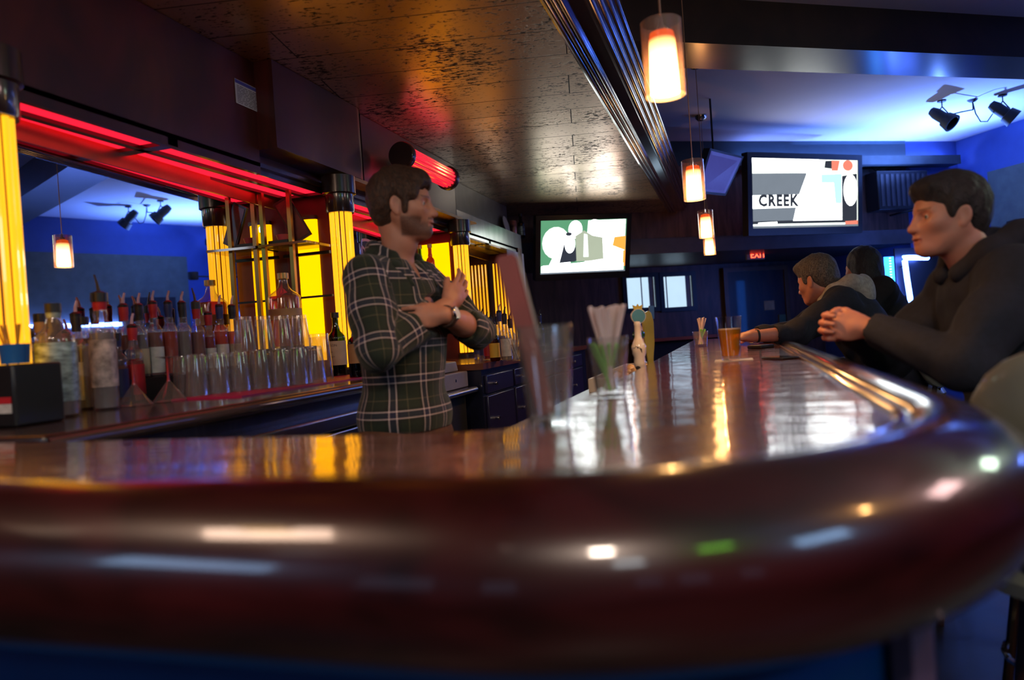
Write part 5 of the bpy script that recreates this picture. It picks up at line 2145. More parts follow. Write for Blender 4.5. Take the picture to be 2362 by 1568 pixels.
def hair_sdf(S, O, Rh, kind='short', seed=0):
    sd = Sdf()

    def T(x, y, z):
        return tuple(O + Rh @ A3(x * S, y * S, z * S))

    def E_(c, r, k=0.02, rm=None, op='add'):
        R2 = Rh if rm is None else Rh @ rm
        sd.ell(T(*c), [q * S for q in r], R2, k * S, op)
    E_((-0.022, 0, 0.042), (0.108, 0.086, 0.096))
    if kind in ('short', 'tousled'):
        E_((-0.060, 0, -0.01), (0.062, 0.070, 0.075), 0.03)
        E_((0.050, 0, 0.090), (0.045, 0.062, 0.030), 0.03)
    if kind == 'tousled':
        E_((0.072, -0.02, 0.075), (0.030, 0.045, 0.022), 0.02)
        for s in (-1, 1):
            E_((0.045, 0.070 * s, 0.035), (0.028, 0.012, 0.035), 0.02)
            E_((0.020, 0.073 * s, -0.005), (0.013, 0.010, 0.035), 0.015)
    if kind == 'short':
        E_((0.062, 0, 0.085), (0.032, 0.052, 0.024), 0.02)
        for s in (-1, 1):
            E_((0.022, 0.071 * s, 0.015), (0.012, 0.010, 0.032), 0.015)
    if kind == 'long':
        E_((-0.05, 0, -0.03), (0.078, 0.092, 0.11), 0.04)
        E_((-0.045, 0, -0.10), (0.06, 0.085, 0.09), 0.04)
    # keep the face and the ears clear
    fx = {'tousled': 0.085, 'short': 0.088, 'long': 0.095}[kind]
    E_((fx + 0.02, 0, -0.045), (0.075, 0.12, 0.098), 0.012, op='cut')
    if kind != 'long':
        for s in (-1, 1):
            E_((-0.006, 0.090 * s, -0.018), (0.026, 0.022, 0.038), 0.008, op='cut')
    rr_ = random.Random(seed)
    ph = [rr_.uniform(0, 6) for _ in range(6)]
    Ri = Rh.T

    def warp(X, Y, Z):
        q = np.stack([X, Y, Z], -1) - O
        l = q @ Rh
        x, y, z = l[..., 0] / S, l[..., 1] / S, l[..., 2] / S
        a = 0.0016 * np.sin(150 * x + 90 * y + ph[0]) * np.sin(120 * y - 60 * z + ph[1])
        b_ = 0.0022 * np.sin(70 * z + 60 * x + ph[2]) * np.sin(95 * y + 40 * x + ph[3])
        return (a + b_) * S * (1.3 if kind == 'tousled' else 0.8)
    sd.fold(warp)
    return sd


def eyes(S, T, Rh, parent, iris=(0.05, 0.1, 0.12)):
    for s in (-1, 1):
        bm = MBx()
        c = T(0.0715, 0.031 * s, -0.001)
        bmesh.ops.create_uvsphere(bm, u_segments=14, v_segments=10, radius=0.0115 * S)
        M = Matrix([list(r) for r in Rh]).to_4x4()
        M.translation = Vector(c)
        bmesh.ops.transform(bm, matrix=M, verts=bm.verts)
        f0 = Vector(Rh[:, 0])
        for f in bm.faces:
            f.smooth = True
            d = (f.calc_center_median() - Vector(c)).normalized()
            f.material_index = 1 if d.dot(f0) > 0.86 else 0
        obj('eye', bm, [mat('eye_white', (0.5, 0.45, 0.43), rough=0.4), mat('iris', iris, rough=0.45)], parent)


def face_attrs(V, S, O, Rh, beard=1.0, brow=1.0):
    l = ((V - O) @ Rh) / S
    x, y, z = l[:, 0], l[:, 1], l[:, 2]
    ay = np.abs(y)
    b = sstep(-0.035, -0.078, z) * sstep(-0.02, 0.040, x) * (z > -0.16)
    b = np.maximum(b, sstep(-0.03, -0.055, z) * sstep(0.085, 0.07, x) * sstep(-0.005, 0.01, x) * sstep(0.03, 0.045, ay))
    b = np.maximum(b, np.exp(-((z + 0.052) / 0.006) ** 2) * (x > 0.085) * (ay < 0.028))
    b = b * sstep(-0.125, -0.108, z)
    lips = np.exp(-((z + 0.0685) / 0.0085) ** 2) * sstep(0.088, 0.094, x) * (ay < 0.024)
    b = b * (1 - lips) * beard
    br = np.exp(-((z - 0.022) / 0.0050) ** 2) * (x > 0.055) * (ay > 0.010) * (ay < 0.052) * brow
    b = np.maximum(b, br)
    return {'beard': b, 'lips': lips * 0.8}


def finger(sd, base, d0, up, ln, r, bend, k=0.004):
    """three phalanges from base, starting along d0 and curling towards -up"""
    p = A3(*base)
    d = A3(*d0) / np.linalg.norm(d0)
    u = A3(*up)
    u = u - d * (u @ d)
    u /= np.linalg.norm(u)
    segs = (0.46, 0.31, 0.23)
    rr_ = r
    for i, f in enumerate(segs):
        q = p + d * ln * f
        sd.cone(p, q, rr_, rr_ * 0.9, k)
        rr_ *= 0.9
        a = math.radians(bend[i])
        d, u = d * math.cos(a) - u * math.sin(a), u * math.cos(a) + d * math.sin(a)
        p = q


def hand(sd, wrist, fwd, up, side, S=1.0, curl=(25, 35, 25), spread=0.06, thumb=(0.75, 0.6), k=0.006, first_bend=10):
    """fwd towards the fingers, up = back of the hand, side = towards the thumb"""
    w = A3(*wrist)
    f = A3(*fwd) / np.linalg.norm(fwd)
    u = A3(*up)
    u = u - f * (u @ f)
    u /= np.linalg.norm(u)
    s = np.cross(u, f)
    if s @ A3(*side) < 0:
        s = -s
    P = lambda a, b, c: w + (f * a + s * b + u * c) * S
    sd.cone(P(0, 0, 0), P(0.03, 0, 0), 0.023 * S, 0.024 * S, 0.015)
    R2 = np.stack([f, s, u], 1)
    sd.ell(P(0.052, 0.0, 0.0), (0.050 * S, 0.041 * S, 0.0165 * S), R2, 0.015)
    sd.cone(P(0.02, 0.022, -0.006), P(0.05, 0.03, -0.008), 0.017 * S, 0.014 * S, 0.012)
    lens = (0.072, 0.080, 0.075, 0.060)
    for i in range(4):
        b = 0.030 - 0.0198 * i
        base = P(0.088 - (0.004 if i == 0 else 0) - (0.010 if i == 3 else 0), b, 0.003)
        dirn = f + s * (spread * (1.5 - i)) - u * math.tan(math.radians(first_bend))
        finger(sd, base - f * 0.012 * S, dirn, u, (lens[i] + 0.012) * S, 0.0092 * S * (0.9 if i == 3 else 1), [c + (3 * i) for c in curl], k=0.003)
    tb = P(0.032, 0.034, -0.008)
    td = f * thumb[0] + s * thumb[1] - u * 0.25
    finger(sd, tb, td, u * 0.3 + s * 0.9, 0.070 * S, 0.0115 * S, (18, 20, 0), k=0.006)

# ================================================================== the bartender
SKIN = skin_mat('skin_warm', (0.50, 0.23, 0.155))
SKIN2 = skin_mat('skin_fair', (0.55, 0.24, 0.17), beard=(0.03, 0.015, 0.01))


def cloth_coords(V, segs):
    """cloth coordinates: for each vertex the nearest limb axis gives (around, along, id)"""
    best = np.full(len(V), 1e9)
    out = np.zeros((len(V), 3))
    for i, (a, b, r, off, ref) in enumerate(segs):
        a, b = A3(*a), A3(*b)
        ab = b - a
        Ln = np.linalg.norm(ab)
        w = ab / Ln
        t = (V - a) @ w
        tc = np.clip(t, -0.02 if ref is None else -0.4, Ln + (0.02 if ref is None else 0.4))
        q = V - (a + np.outer(np.clip(t, 0, Ln), w))
        d = np.linalg.norm(q, axis=1) - r
        rf = A3(*(ref if ref is not None else (0.3, 0.1, 1.0)))
        rf = rf - w * (rf @ w)
        rf /= np.linalg.norm(rf)
        bi = np.cross(w, rf)
        ang = np.arctan2(q @ bi, q @ rf)
        m = d < best
        best[m] = d[m]
        out[m, 0] = ang[m] * r * 1.0 + off
        out[m, 1] = t[m] + off * 0.37
        out[m, 2] = i
    return out


bt = thing('person', 'bartender in a green plaid flannel shirt standing with crossed arms, looking right', 'person', (-1.05, 2.215, 0.0), math.radians(-10))
Bz = 0.0
# joints (local: x forward, y left, z up)
SHR, SHL = A3(-0.005, -0.165, 1.430), A3(-0.005, 0.165, 1.430)
ELR, ELL = A3(0.085, -0.232, 1.195), A3(0.178, 0.205, 1.235)
WRR, WRL = A3(0.158, 0.030, 1.318), A3(0.205, -0.050, 1.290)
HEADO = A3(0.050, 0.0, 1.660)
hyaw = math.radians(22)
hp = math.radians(4)
_hy = np.array(Matrix.Rotation(hyaw, 3, 'Z') @ Matrix.Rotation(hp, 3, 'Y'))
RH = _hy
HS = 0.93


def torso(sd, inf=0.0, k=0.05):
    r = lambda *a: [q + inf for q in a]
    sd.ell((-0.005, 0, 1.345), r(0.105, 0.155, 0.140), k=k)
    sd.ell((0.02, 0, 1.27), r(0.092, 0.138, 0.12), k=k)
    sd.ell((-0.015, 0, 1.410), r(0.078, 0.165, 0.060), k=k)
    sd.ell((0.005, 0, 1.13), r(0.098, 0.138, 0.17), k=k)
    sd.ell((0.0, 0, 0.97), r(0.108, 0.150, 0.13), k=k)


body = Sdf()
torso(body)
body.ell((0.0, 0, 0.88), (0.12, 0.165, 0.12), k=0.05)
for s in (-1, 1):
    hipx = 0.0
    body.chain([(0, 0.09 * s, 0.90), (0.01, 0.10 * s, 0.50), (-0.01, 0.10 * s, 0.10)], [0.088, 0.058, 0.042], k=0.03)
    body.cone((-0.02, 0.10 * s, 0.05), (0.14, 0.12 * s, 0.03), 0.038, 0.032, 0.03)
body.chain([SHR, ELR], [0.052, 0.043], k=0.04)
body.chain([SHL, ELL], [0.052, 0.043], k=0.04)
body.chain([ELR, WRR], [0.043, 0.028], k=0.015)
body.chain([ELL, ELL * 0.5 + WRL * 0.5, WRL], [0.044, 0.041, 0.027], k=0.012)
# neck
body.chain([(-0.005, 0, 1.44), (0.03, 0.0, 1.57)], [0.058, 0.050], k=0.03)
body.cone((0.0, 0, 1.60), (0.040, 0, 1.54), 0.046, 0.042, 0.03)
TB = head_sdf(HS, body, HEADO, RH, jaw=1.0)
# right hand lies over the left upper arm, fingers up and forward
hand(body, WRR + A3(0.01, 0.02, 0.01), (0.05, 0.72, 0.55), (1.0, -0.1, 0.1), (-0.2, -0.3, 1), S=0.98, curl=(12, 18, 12), thumb=(0.9, 0.35), first_bend=4)
# left hand tucked beside the right upper arm
hand(body, WRL, (-0.62, -0.80, -0.02), (0.85, -0.5, 0.15), (0, 0, 1), S=0.92, curl=(24, 26, 20), thumb=(0.95, 0.15), first_bend=20)
Vh, Fh = body.mesh(0.0026, lo=(-0.2, -0.2, 1.50), hi=(0.3, 0.2, 1.9))
Va, Fa = body.mesh(0.0034, lo=(0.08, -0.32, 1.10), hi=(0.36, 0.33, 1.50))
Vb, Fb = body.mesh(0.009, hi=(0.5, 0.5, 1.51))


def cut_out(V, F, lo, hi):
    c = V[F].mean(1)
    m = ~((c > A3(*lo)).all(1) & (c < A3(*hi)).all(1))
    return F[m]


Fb = cut_out(Vb, Fb, (0.09, -0.31, 1.11), (0.35, 0.32, 1.49))
Vh = relax(Vh, Fh, 1, 0.4)
V = np.concatenate([Vh, Va, Vb])
F = np.concatenate([Fh, Fa + len(Vh), Fb + len(Vh) + len(Va)])
at_ = face_attrs(V, HS, HEADO, RH, beard=0.95, brow=0.9)
hz = (V[:, 2] > 1.5)
at_ = {k_: v_ * hz for k_, v_ in at_.items()}
np_mesh('body', V, F, SKIN, bt, attrs=at_)
eyes(HS, TB, RH, bt)
hs = hair_sdf(HS, HEADO, RH, 'tousled', 3)
Vx, Fx = hs.mesh(0.0026)
np_mesh('hair', relax(Vx, Fx, 1, 0.3), Fx, hair_mat('brown_hair', (0.018, 0.008, 0.005), (0.075, 0.033, 0.018)), bt)

# shirt
sh = Sdf()
torso(sh, 0.016, 0.06)
sh.ell((0.005, 0, 0.97), (0.128, 0.170, 0.10), k=0.05)
sh.ell((0.02, 0, 1.20), (0.112, 0.150, 0.20), k=0.06)
sh.chain([SHR + A3(0, 0.01, 0.0), SHR * 0.5 + ELR * 0.5, ELR], [0.063, 0.060, 0.058], k=0.05)
sh.chain([SHL, SHL * 0.5 + ELL * 0.5, ELL], [0.062, 0.058, 0.057], k=0.05)
mR = ELR * 0.28 + WRR * 0.72
sh.chain([ELR, mR], [0.060, 0.054], k=0.025)
mL = ELL * 0.68 + WRL * 0.32
sh.chain([ELL, mL], [0.058, 0.054], k=0.015)
sh.cone(mR - (mR - ELR) * 0.12, mR, 0.056, 0.056, 0.006)
sh.cone(mL - (mL - ELL) * 0.25, mL, 0.060, 0.058, 0.006)
# open the cuffs, the neck and the hem
wL = (WRL - ELL) / np.linalg.norm(WRL - ELL)
wR = (WRR - ELR) / np.linalg.norm(WRR - ELR)
sh.cone(mL + wL * 0.062, mL + wL * 0.20, 0.064, 0.064, 0.004, op='cut')
sh.cone(mR + wR * 0.062, mR + wR * 0.20, 0.064, 0.064, 0.004, op='cut')
sh.cone((-0.02, 0, 1.455), (0.055, 0, 1.60), 0.066, 0.070, 0.01, op='cut')
sh.ell((0.105, 0.0, 1.475), (0.05, 0.030, 0.070), k=0.01, op='cut')


def folds(X, Y, Z):
    w = np.exp(-((Z - 1.05) / 0.18) ** 2)
    f = 0.004 * np.sin(26 * Y + 12 * Z + 3 * np.sin(9 * Z)) * w
    g = 0.0035 * np.sin(60 * Z + 35 * X + 20 * np.abs(Y)) * np.exp(-((Z - 1.20) / 0.10) ** 2) * np.clip((np.abs(Y) - 0.1) / 0.1, 0, 1)
    h_ = 0.003 * np.sin(45 * (X + Z)) * np.exp(-((Z - 1.38) / 0.06) ** 2)
    return f + g + h_


sh.fold(folds)
# collar band
Vs, Fs = sh.mesh(0.0065, lo=(-0.3, -0.4, 0.93))
segs = [((0, 0, 0.85), (0, 0, 1.46), 0.155, 0.0, (1, 0, 0)),
        (SHR, ELR, 0.066, 0.031, (1, 0, 0)), (SHL, ELL, 0.066, 0.02, (1, 0, 0)),
        (ELR, mR, 0.056, 0.05, (0, 0, 1)), (ELL, mL, 0.056, 0.01, (0, 0, 1))]
cc = cloth_coords(Vs, segs)
np_mesh('shirt', Vs, Fs, plaid_mat(), bt, attrs={'cloth': cc})
co_ = Sdf()
for s in (-1, 1):
    co_.chain([(-0.070, 0.02 * s, 1.545), (-0.025, 0.070 * s, 1.532), (0.045, 0.066 * s, 1.490), (0.098, 0.050 * s, 1.420)], [0.012, 0.013, 0.014, 0.008], k=0.012)
    co_.chain([(-0.085, 0.02 * s, 1.512), (-0.030, 0.088 * s, 1.497), (0.060, 0.086 * s, 1.450), (0.112, 0.066 * s, 1.392)], [0.014, 0.015, 0.015, 0.007], k=0.024)
co_.cone((-0.075, -0.02, 1.53), (-0.075, 0.02, 1.53), 0.018, 0.018, 0.02)
Vc, Fc = co_.mesh(0.004)
np_mesh('collar', Vc, Fc, MATS.get('plaid_x') or bpy.data.materials['plaid_flannel'], bt, attrs={'cloth': cloth_coords(Vc, [((0, 0, 1.3), (0, 0, 1.6), 0.07, 0.02, (1, 0, 0))])})
# trousers, belt, shoes
tr = Sdf()
tr.ell((0.0, 0, 0.90), (0.135, 0.178, 0.115), k=0.04)
for s in (-1, 1):
    tr.chain([(0, 0.09 * s, 0.88), (0.01, 0.10 * s, 0.50), (-0.01, 0.10 * s, 0.09)], [0.105, 0.078, 0.07], k=0.03)
tr.cone((0, -0.3, 1.10), (0, 0.3, 1.10), 0.145, 0.145, 0.004, op='cut')
Vt, Ft = tr.mesh(0.010)
np_mesh('trousers', Vt, Ft, cloth_mat('brown_trousers', (0.10, 0.04, 0.02)), bt)
for s in (-1, 1):
    shx = Sdf()
    shx.cone((-0.03, 0.10 * s, 0.045), (0.15, 0.12 * s, 0.035), 0.044, 0.036, 0.03)
    Vt, Ft = shx.mesh(0.008)
    Vt[:, 2] = np.maximum(Vt[:, 2], 0.001)
    np_mesh('shoe', Vt, Ft, mat('black_leather', (0.015, 0.012, 0.01), rough=0.4), bt)
# wrist watch on the left wrist
wc = WRL + (ELL - WRL) / np.linalg.norm(ELL - WRL) * 0.022
ax = Vector((ELL - WRL) / np.linalg.norm(ELL - WRL))
Mw = ax.to_track_quat('Z', 'Y').to_matrix().to_4x4()
Mw.translation = Vector(wc)
bm = MBx()
lathe(bm, [(0.0315, -0.011), (0.0345, -0.011), (0.0345, 0.011), (0.0315, 0.011), (0.0315, -0.011)], 28, M=Mw)
ws = obj('watch_strap', bm, mat('brown_strap', (0.08, 0.035, 0.02), rough=0.5), bt)
outd = Vector((0.80, -0.35, 0.30))
outd = (outd - ax * outd.dot(ax)).normalized()
Mf = outd.to_track_quat('Z', 'Y').to_matrix().to_4x4()
Mf.translation = Vector(wc) + outd * 0.030
bm = MBx()
lathe(bm, [(0, 0), (0.021, 0), (0.0225, 0.003), (0.0225, 0.008), (0.020, 0.010), (0.020, 0.0085), (0, 0.0085)], 28, M=Mf)
obj('watch_case', bm, [CHROME], ws)
bm = MBx()
lathe(bm, [(0.0195, 0.0088), (0, 0.0092)], 24, M=Mf)
obj('watch_dial', bm, mat('watch_dial', (0.6, 0.62, 0.5), rough=0.4), ws)


# ================================================================== seated customers
def seated(name, label, loc, rz, S, J, mats, hair_kind, hair_m, skin_m, head_rot=(0, 0, 0), hood=None, seed=1, hands=True, beard=0.0, hres=0.0032, bres=0.009,
           sleeve_end=(0.9, 0.9), cutneck=True, wristband=False, hand_fn=None, vest=None):
    """J: joints in the local frame (x forward): hip, chest, neck, head, shR, elR, wrR, shL, elL, wrL"""
    t = thing(name, label, 'person', loc, rz)
    J = {k_: A3(*v_) for k_, v_ in J.items()}
    Rh = np.array(Matrix.Rotation(head_rot[2], 3, 'Z') @ Matrix.Rotation(head_rot[1], 3, 'Y') @ Matrix.Rotation(head_rot[0], 3, 'X'))
    b_ = Sdf()
    mid = J['hip'] * 0.5 + J['chest'] * 0.5

    def tors(sd, inf, k=0.06):
        ax_ = J['chest'] - J['hip']
        ax_ = ax_ / np.linalg.norm(ax_)
        yy_ = A3(0, 1, 0)
        xx_ = np.cross(yy_, ax_)
        xx_ /= np.linalg.norm(xx_)
        R_ = np.stack([xx_, yy_, ax_], 1)
        sd.ell(J['hip'], (0.13 + inf, 0.165 + inf, 0.13 + inf), R_, k)
        sd.ell(mid, (0.115 + inf, 0.155 + inf, 0.18 + inf), R_, k)
        sd.ell(J['chest'], (0.125 + inf, 0.175 + inf, 0.17 + inf), R_, k)
        sd.cone(J['shR'] * 0.85 + J['neck'] * 0.15, J['shL'] * 0.85 + J['neck'] * 0.15, 0.062 + inf, 0.062 + inf, k)
    tors(b_, 0)
    for s, a_ in ((-1, 'R'), (1, 'L')):
        h0 = J['hip'] + A3(0, 0.09 * s, -0.03)
        kn = h0 + A3(0.42, 0.05 * s, 0.0)
        an = kn + A3(0.02, 0, -0.42)
        b_.chain([h0, kn, an], [0.085, 0.058, 0.042], k=0.03)
        b_.chain([J['sh' + a_], J['el' + a_]], [0.05, 0.042], k=0.04)
        b_.chain([J['el' + a_], J['wr' + a_]], [0.042, 0.028], k=0.012)
    b_.chain([J['neck'], J['head'] + Rh @ A3(-0.02, 0, -0.06)], [0.062, 0.058], k=0.03)
    T_ = head_sdf(S, b_, J['head'], Rh)
    hand_fn(b_, J)
    lo = np.minimum(J['wrR'], J['wrL']) - 0.16
    hi = np.maximum(J['wrR'], J['wrL']) + 0.16
    hl, hh = J['head'] - 0.17, J['head'] + 0.2
    hl[2] = J['head'][2] - 0.135
    V1, F1 = b_.mesh(hres, lo=hl, hi=hh)
    V2, F2 = b_.mesh(0.0036, lo=lo, hi=hi)
    V3, F3 = b_.mesh(bres)
    F3 = cut_out(V3, F3, lo + 0.012, hi - 0.012)
    F3 = cut_out(V3, F3, hl + 0.012, hh - 0.012)
    V = np.concatenate([V1, V2, V3])
    F = np.concatenate([F1, F2 + len(V1), F3 + len(V1) + len(V2)])
    at = face_attrs(V, S, J['head'], Rh, beard=beard, brow=0.8)
    near = np.linalg.norm(V - J['head'], axis=1) < 0.17
    np_mesh('body', V, F, skin_m, t, attrs={k_: v_ * near for k_, v_ in at.items()})
    eyes(S, T_, Rh, t)
    hs_ = hair_sdf(S, J['head'], Rh, hair_kind, seed)
    V, F = hs_.mesh(hres)
    np_mesh('hair', relax(V, F, 1, 0.3), F, hair_m, t)
    # jacket
    jk = Sdf()
    tors(jk, 0.02)
    for n_, a_ in enumerate(('R', 'L')):
        e0, w0 = J['el' + a_], J['wr' + a_]
        me_ = e0 * (1 - sleeve_end[n_]) + w0 * sleeve_end[n_]
        jk.chain([J['sh' + a_], (J['sh' + a_] + e0) / 2, e0], [0.074, 0.070, 0.066], k=0.05)
        jk.chain([e0, me_], [0.064, 0.047], k=0.02)
        w_ = (w0 - e0) / np.linalg.norm(w0 - e0)
        jk.cone(me_ + w_ * 0.056, me_ + w_ * 0.2, 0.058, 0.058, 0.004, op='cut')
    jk.cone(J['neck'] - A3(0, 0, 0.01), J['head'] * 0.6 + J['neck'] * 0.4 + A3(0, 0, 0.05), 0.064, 0.075, 0.01, op='cut')
    sd_ = seed

    def fo(X, Y, Z):
        return 0.005 * np.sin(38 * X + 22 * Z + 5 * np.sin(14 * Y + sd_)) * np.sin(24 * Y + 30 * Z + sd_)
    jk.fold(fo)
    V, F = jk.mesh(0.008)
    np_mesh('jacket', V, F, mats[0], t)
    if hood == 'down':
        hd = Sdf()
        n_ = J['neck']
        for s in (-1, 1):
            hd.chain([n_ + A3(0.07, 0.050 * s, -0.015), n_ + A3(0.01, 0.098 * s, 0.03), n_ + A3(-0.075, 0.08 * s, 0.065), n_ + A3(-0.12, 0.0, 0.06)], [0.028, 0.038, 0.046, 0.050], k=0.03)
        hd.ell(n_ + A3(-0.13, 0, 0.0), (0.060, 0.10, 0.075), k=0.04)
        hd.ell(n_ + A3(-0.07, 0, 0.10), (0.05, 0.06, 0.06), k=0.01, op='cut')
        V, F = hd.mesh(0.006)
        np_mesh('hood', V, F, mats[1], t)
    tr_ = Sdf()
    tr_.ell(J['hip'] - A3(0, 0, 0.03), (0.14, 0.175, 0.10), k=0.04)
    for s in (-1, 1):
        h0 = J['hip'] + A3(0, 0.09 * s, -0.03)
        kn = h0 + A3(0.42, 0.05 * s, 0.0)
        an = kn + A3(0.02, 0, -0.40)
        tr_.chain([h0, kn, an], [0.10, 0.074, 0.062], k=0.03)
    V, F = tr_.mesh(0.011)
    np_mesh('trousers', V, F, mats[2], t)
    for s in (-1, 1):
        h0 = J['hip'] + A3(0, 0.09 * s, -0.03)
        an = h0 + A3(0.44, 0.05 * s, -0.42)
        sx = Sdf()
        sx.cone(an + A3(-0.03, 0, -0.045), an + A3(0.14, 0.01 * s, -0.055), 0.042, 0.034, 0.03)
        V, F = sx.mesh(0.009)
        np_mesh('shoe', V, F, mat('black_leather', (0.015, 0.012, 0.01), rough=0.4), t)
    return t, J


DKJ = cloth_mat('dark_charcoal_jacket', (0.011, 0.014, 0.028))
DKH = cloth_mat('dark_navy_hood', (0.012, 0.012, 0.022))
JEAN = cloth_mat('dark_jeans', (0.015, 0.02, 0.045))


def clasp(sd, J):
    # both hands in front of the chin, fingers interlaced
    c = (J['wrL'] + J['wrR']) / 2
    wl, wr = J['wrL'], J['wrR']
    hand(sd, wl, (0.92, -0.30, 0.15), (0.25, 0.95, 0.15), (0.1, 0, 1), S=1.0, curl=(55, 45, 25), thumb=(0.8, 0.35), first_bend=22)
    hand(sd, wr, (0.92, 0.34, 0.12), (0.2, -0.95, 0.1), (0.1, 0, 1), S=1.0, curl=(50, 45, 25), thumb=(0.8, 0.35), first_bend=22)


p, Jm = seated('person', 'dark-haired man in a dark hooded jacket resting his clasped hands above the bar', (0.672, 2.37, 0.0), math.radians(190), 0.92,
           dict(hip=(-0.12, 0, 0.86), chest=(-0.05, 0, 1.15), neck=(0.005, 0, 1.315), head=(0.075, 0.0, 1.468), shR=(-0.02, -0.175, 1.25), elR=(0.17, -0.235, 1.055), wrR=(0.335, -0.045, 1.165),
                shL=(-0.01, 0.175, 1.27), elL=(0.17, 0.255, 1.06), wrL=(0.325, 0.05, 1.165)),
           (DKJ, DKH, JEAN), 'short', hair_mat('black_brown_hair', (0.006, 0.004, 0.005), (0.022, 0.014, 0.016)), SKIN2, head_rot=(0, math.radians(2), math.radians(4)),
           hood='down', seed=4, sleeve_end=(0.94, 0.90), hand_fn=clasp, hres=0.0028)


def reach(sd, J):
    hand(sd, J['wrL'], (0.95, 0.1, -0.02), (0.2, 0.3, 1), (0.2, -1, 0.2), S=1.0, curl=(30, 40, 25), thumb=(0.8, 0.5), first_bend=14)
    hand(sd, J['wrR'], (0.95, 0.3, -0.1), (0, 0, 1), (0, 1, 0), S=1.0, curl=(25, 35, 25), first_bend=12)


p, Ja = seated('person', 'grey-haired man in a dark jacket with a light grey hood leaning on the bar', (0.66, 4.28, 0.0), math.radians(172), 1.0,
               dict(hip=(-0.12, 0, 0.86), chest=(0.03, 0, 1.15), neck=(0.12, 0.0, 1.295), head=(0.215, 0.01, 1.40), shR=(0.10, -0.18, 1.26), elR=(0.36, -0.22, 1.12), wrR=(0.56, -0.06, 1.125),
                    shL=(0.10, 0.18, 1.26), elL=(0.30, 0.36, 1.125), wrL=(0.515, 0.47, 1.125)),
               (DKJ, cloth_mat('light_grey_hood', (0.36, 0.34, 0.31)), JEAN), 'short', hair_mat('greying_hair', (0.05, 0.04, 0.035), (0.17, 0.14, 0.12)), SKIN2,
               head_rot=(0, math.radians(16), math.radians(-30)), hood='down', seed=7, sleeve_end=(0.9, 0.42), hand_fn=reach, hres=0.004)
bm = MBx()
axv = Vector(Ja['elL'] - Ja['wrL']).normalized()
Mb = axv.to_track_quat('Z', 'Y').to_matrix().to_4x4()
Mb.translation = Vector(Ja['wrL']) + axv * 0.03
lathe(bm, [(0.030, -0.005), (0.0335, -0.005), (0.0335, 0.005), (0.030, 0.005), (0.030, -0.005)], 22, M=Mb)
obj('wristband', bm, BLACKM, p)
p, Jb = seated('person', 'person with long black hair and dark clothes behind the grey-haired man', (0.88, 4.98, 0.0), math.radians(180), 1.0,
               dict(hip=(-0.10, 0, 0.88), chest=(0.0, 0, 1.20), neck=(0.04, 0.0, 1.36), head=(0.10, 0.0, 1.475), shR=(0.02, -0.17, 1.32), elR=(0.22, -0.24, 1.13), wrR=(0.42, -0.10, 1.13),
                    shL=(0.02, 0.17, 1.32), elL=(0.22, 0.22, 1.13), wrL=(0.42, 0.08, 1.13)),
               (cloth_mat('black_coat', (0.008, 0.008, 0.013)), DKH, JEAN), 'long', hair_mat('black_hair', (0.006, 0.006, 0.010), (0.02, 0.02, 0.03)), SKIN2,
               head_rot=(0, math.radians(6), math.radians(-55)), seed=9, hand_fn=reach, hres=0.004)

# ================================================================== things on the bar
gp = at_z(1268, 978, ZB)
pint('pint_glass', 'empty pint glass with a maroon paddle in it at the near inner bar corner', (gp.x, gp.y, ZB + 0.0008), None, H=0.155, R1=0.0455, R0_=0.032, m=glass('clear_pint_glass', (0.96, 0.97, 0.98), rough=0.06, refl=2.4, milk=0.05))
t = thing('wooden_paddle', 'maroon flat wooden paddle leaning out of the empty pint glass', 'paddle', (gp.x, gp.y, ZB + 0.016))
pb_, pt_ = at_d(1262, 955, 1.165), at_d(1165, 588, 1.215)
dirp = (pt_ - pb_)
Lp_ = dirp.length
Mp = frame_M(pb_ - Vector((0, 0, 0)), (IX - dirp.normalized() * IX.dot(dirp.normalized())), dirp)
t.location = (0, 0, 0)
bm = MBx()
prism(bm, [(-0.013, 0.0), (0.013, 0.0), (0.0165, Lp_ * 0.5), (0.0175, Lp_ * 0.97), (0.012, Lp_), (-0.012, Lp_), (-0.0175, Lp_ * 0.97), (-0.0165, Lp_ * 0.5)], -0.0035, 0.0035, M=Mp)
obj('blade', bm, mat('maroon_paint', (0.20, 0.030, 0.030), rough=0.6, var=0.2), t, bevel=0.002)
bm = MBx()
prism(bm, [(0.0168, Lp_ * 0.45), (0.0205, Lp_ * 0.45), (0.0215, Lp_ * 0.97), (0.0178, Lp_ * 0.97)], -0.0032, 0.0032, M=Mp)
obj('edge_strip', bm, mat('greyish_edge', (0.33, 0.26, 0.24), rough=0.5), t)


def straws(t, n, R0_, L0, m_, spread, seed, r=0.0028, tiltx=0.0, z0=0.012):
    rr_ = random.Random(seed)
    for i in range(n):
        a = rr_.uniform(0, 2 * PI)
        q = rr_.uniform(0.2, 1) ** 0.5
        b0 = Vector((R0_ * 0.5 * q * math.cos(a + 2.5), R0_ * 0.5 * q * math.sin(a + 2.5), z0))
        b1 = Vector((spread * q * math.cos(a) + tiltx, spread * q * math.sin(a) * 0.8, L0 + rr_.uniform(-0.004, 0.004)))
        bm = MBx()
        tube(bm, [b0, b1], r, 6)
        obj('straw', bm, m_, t)


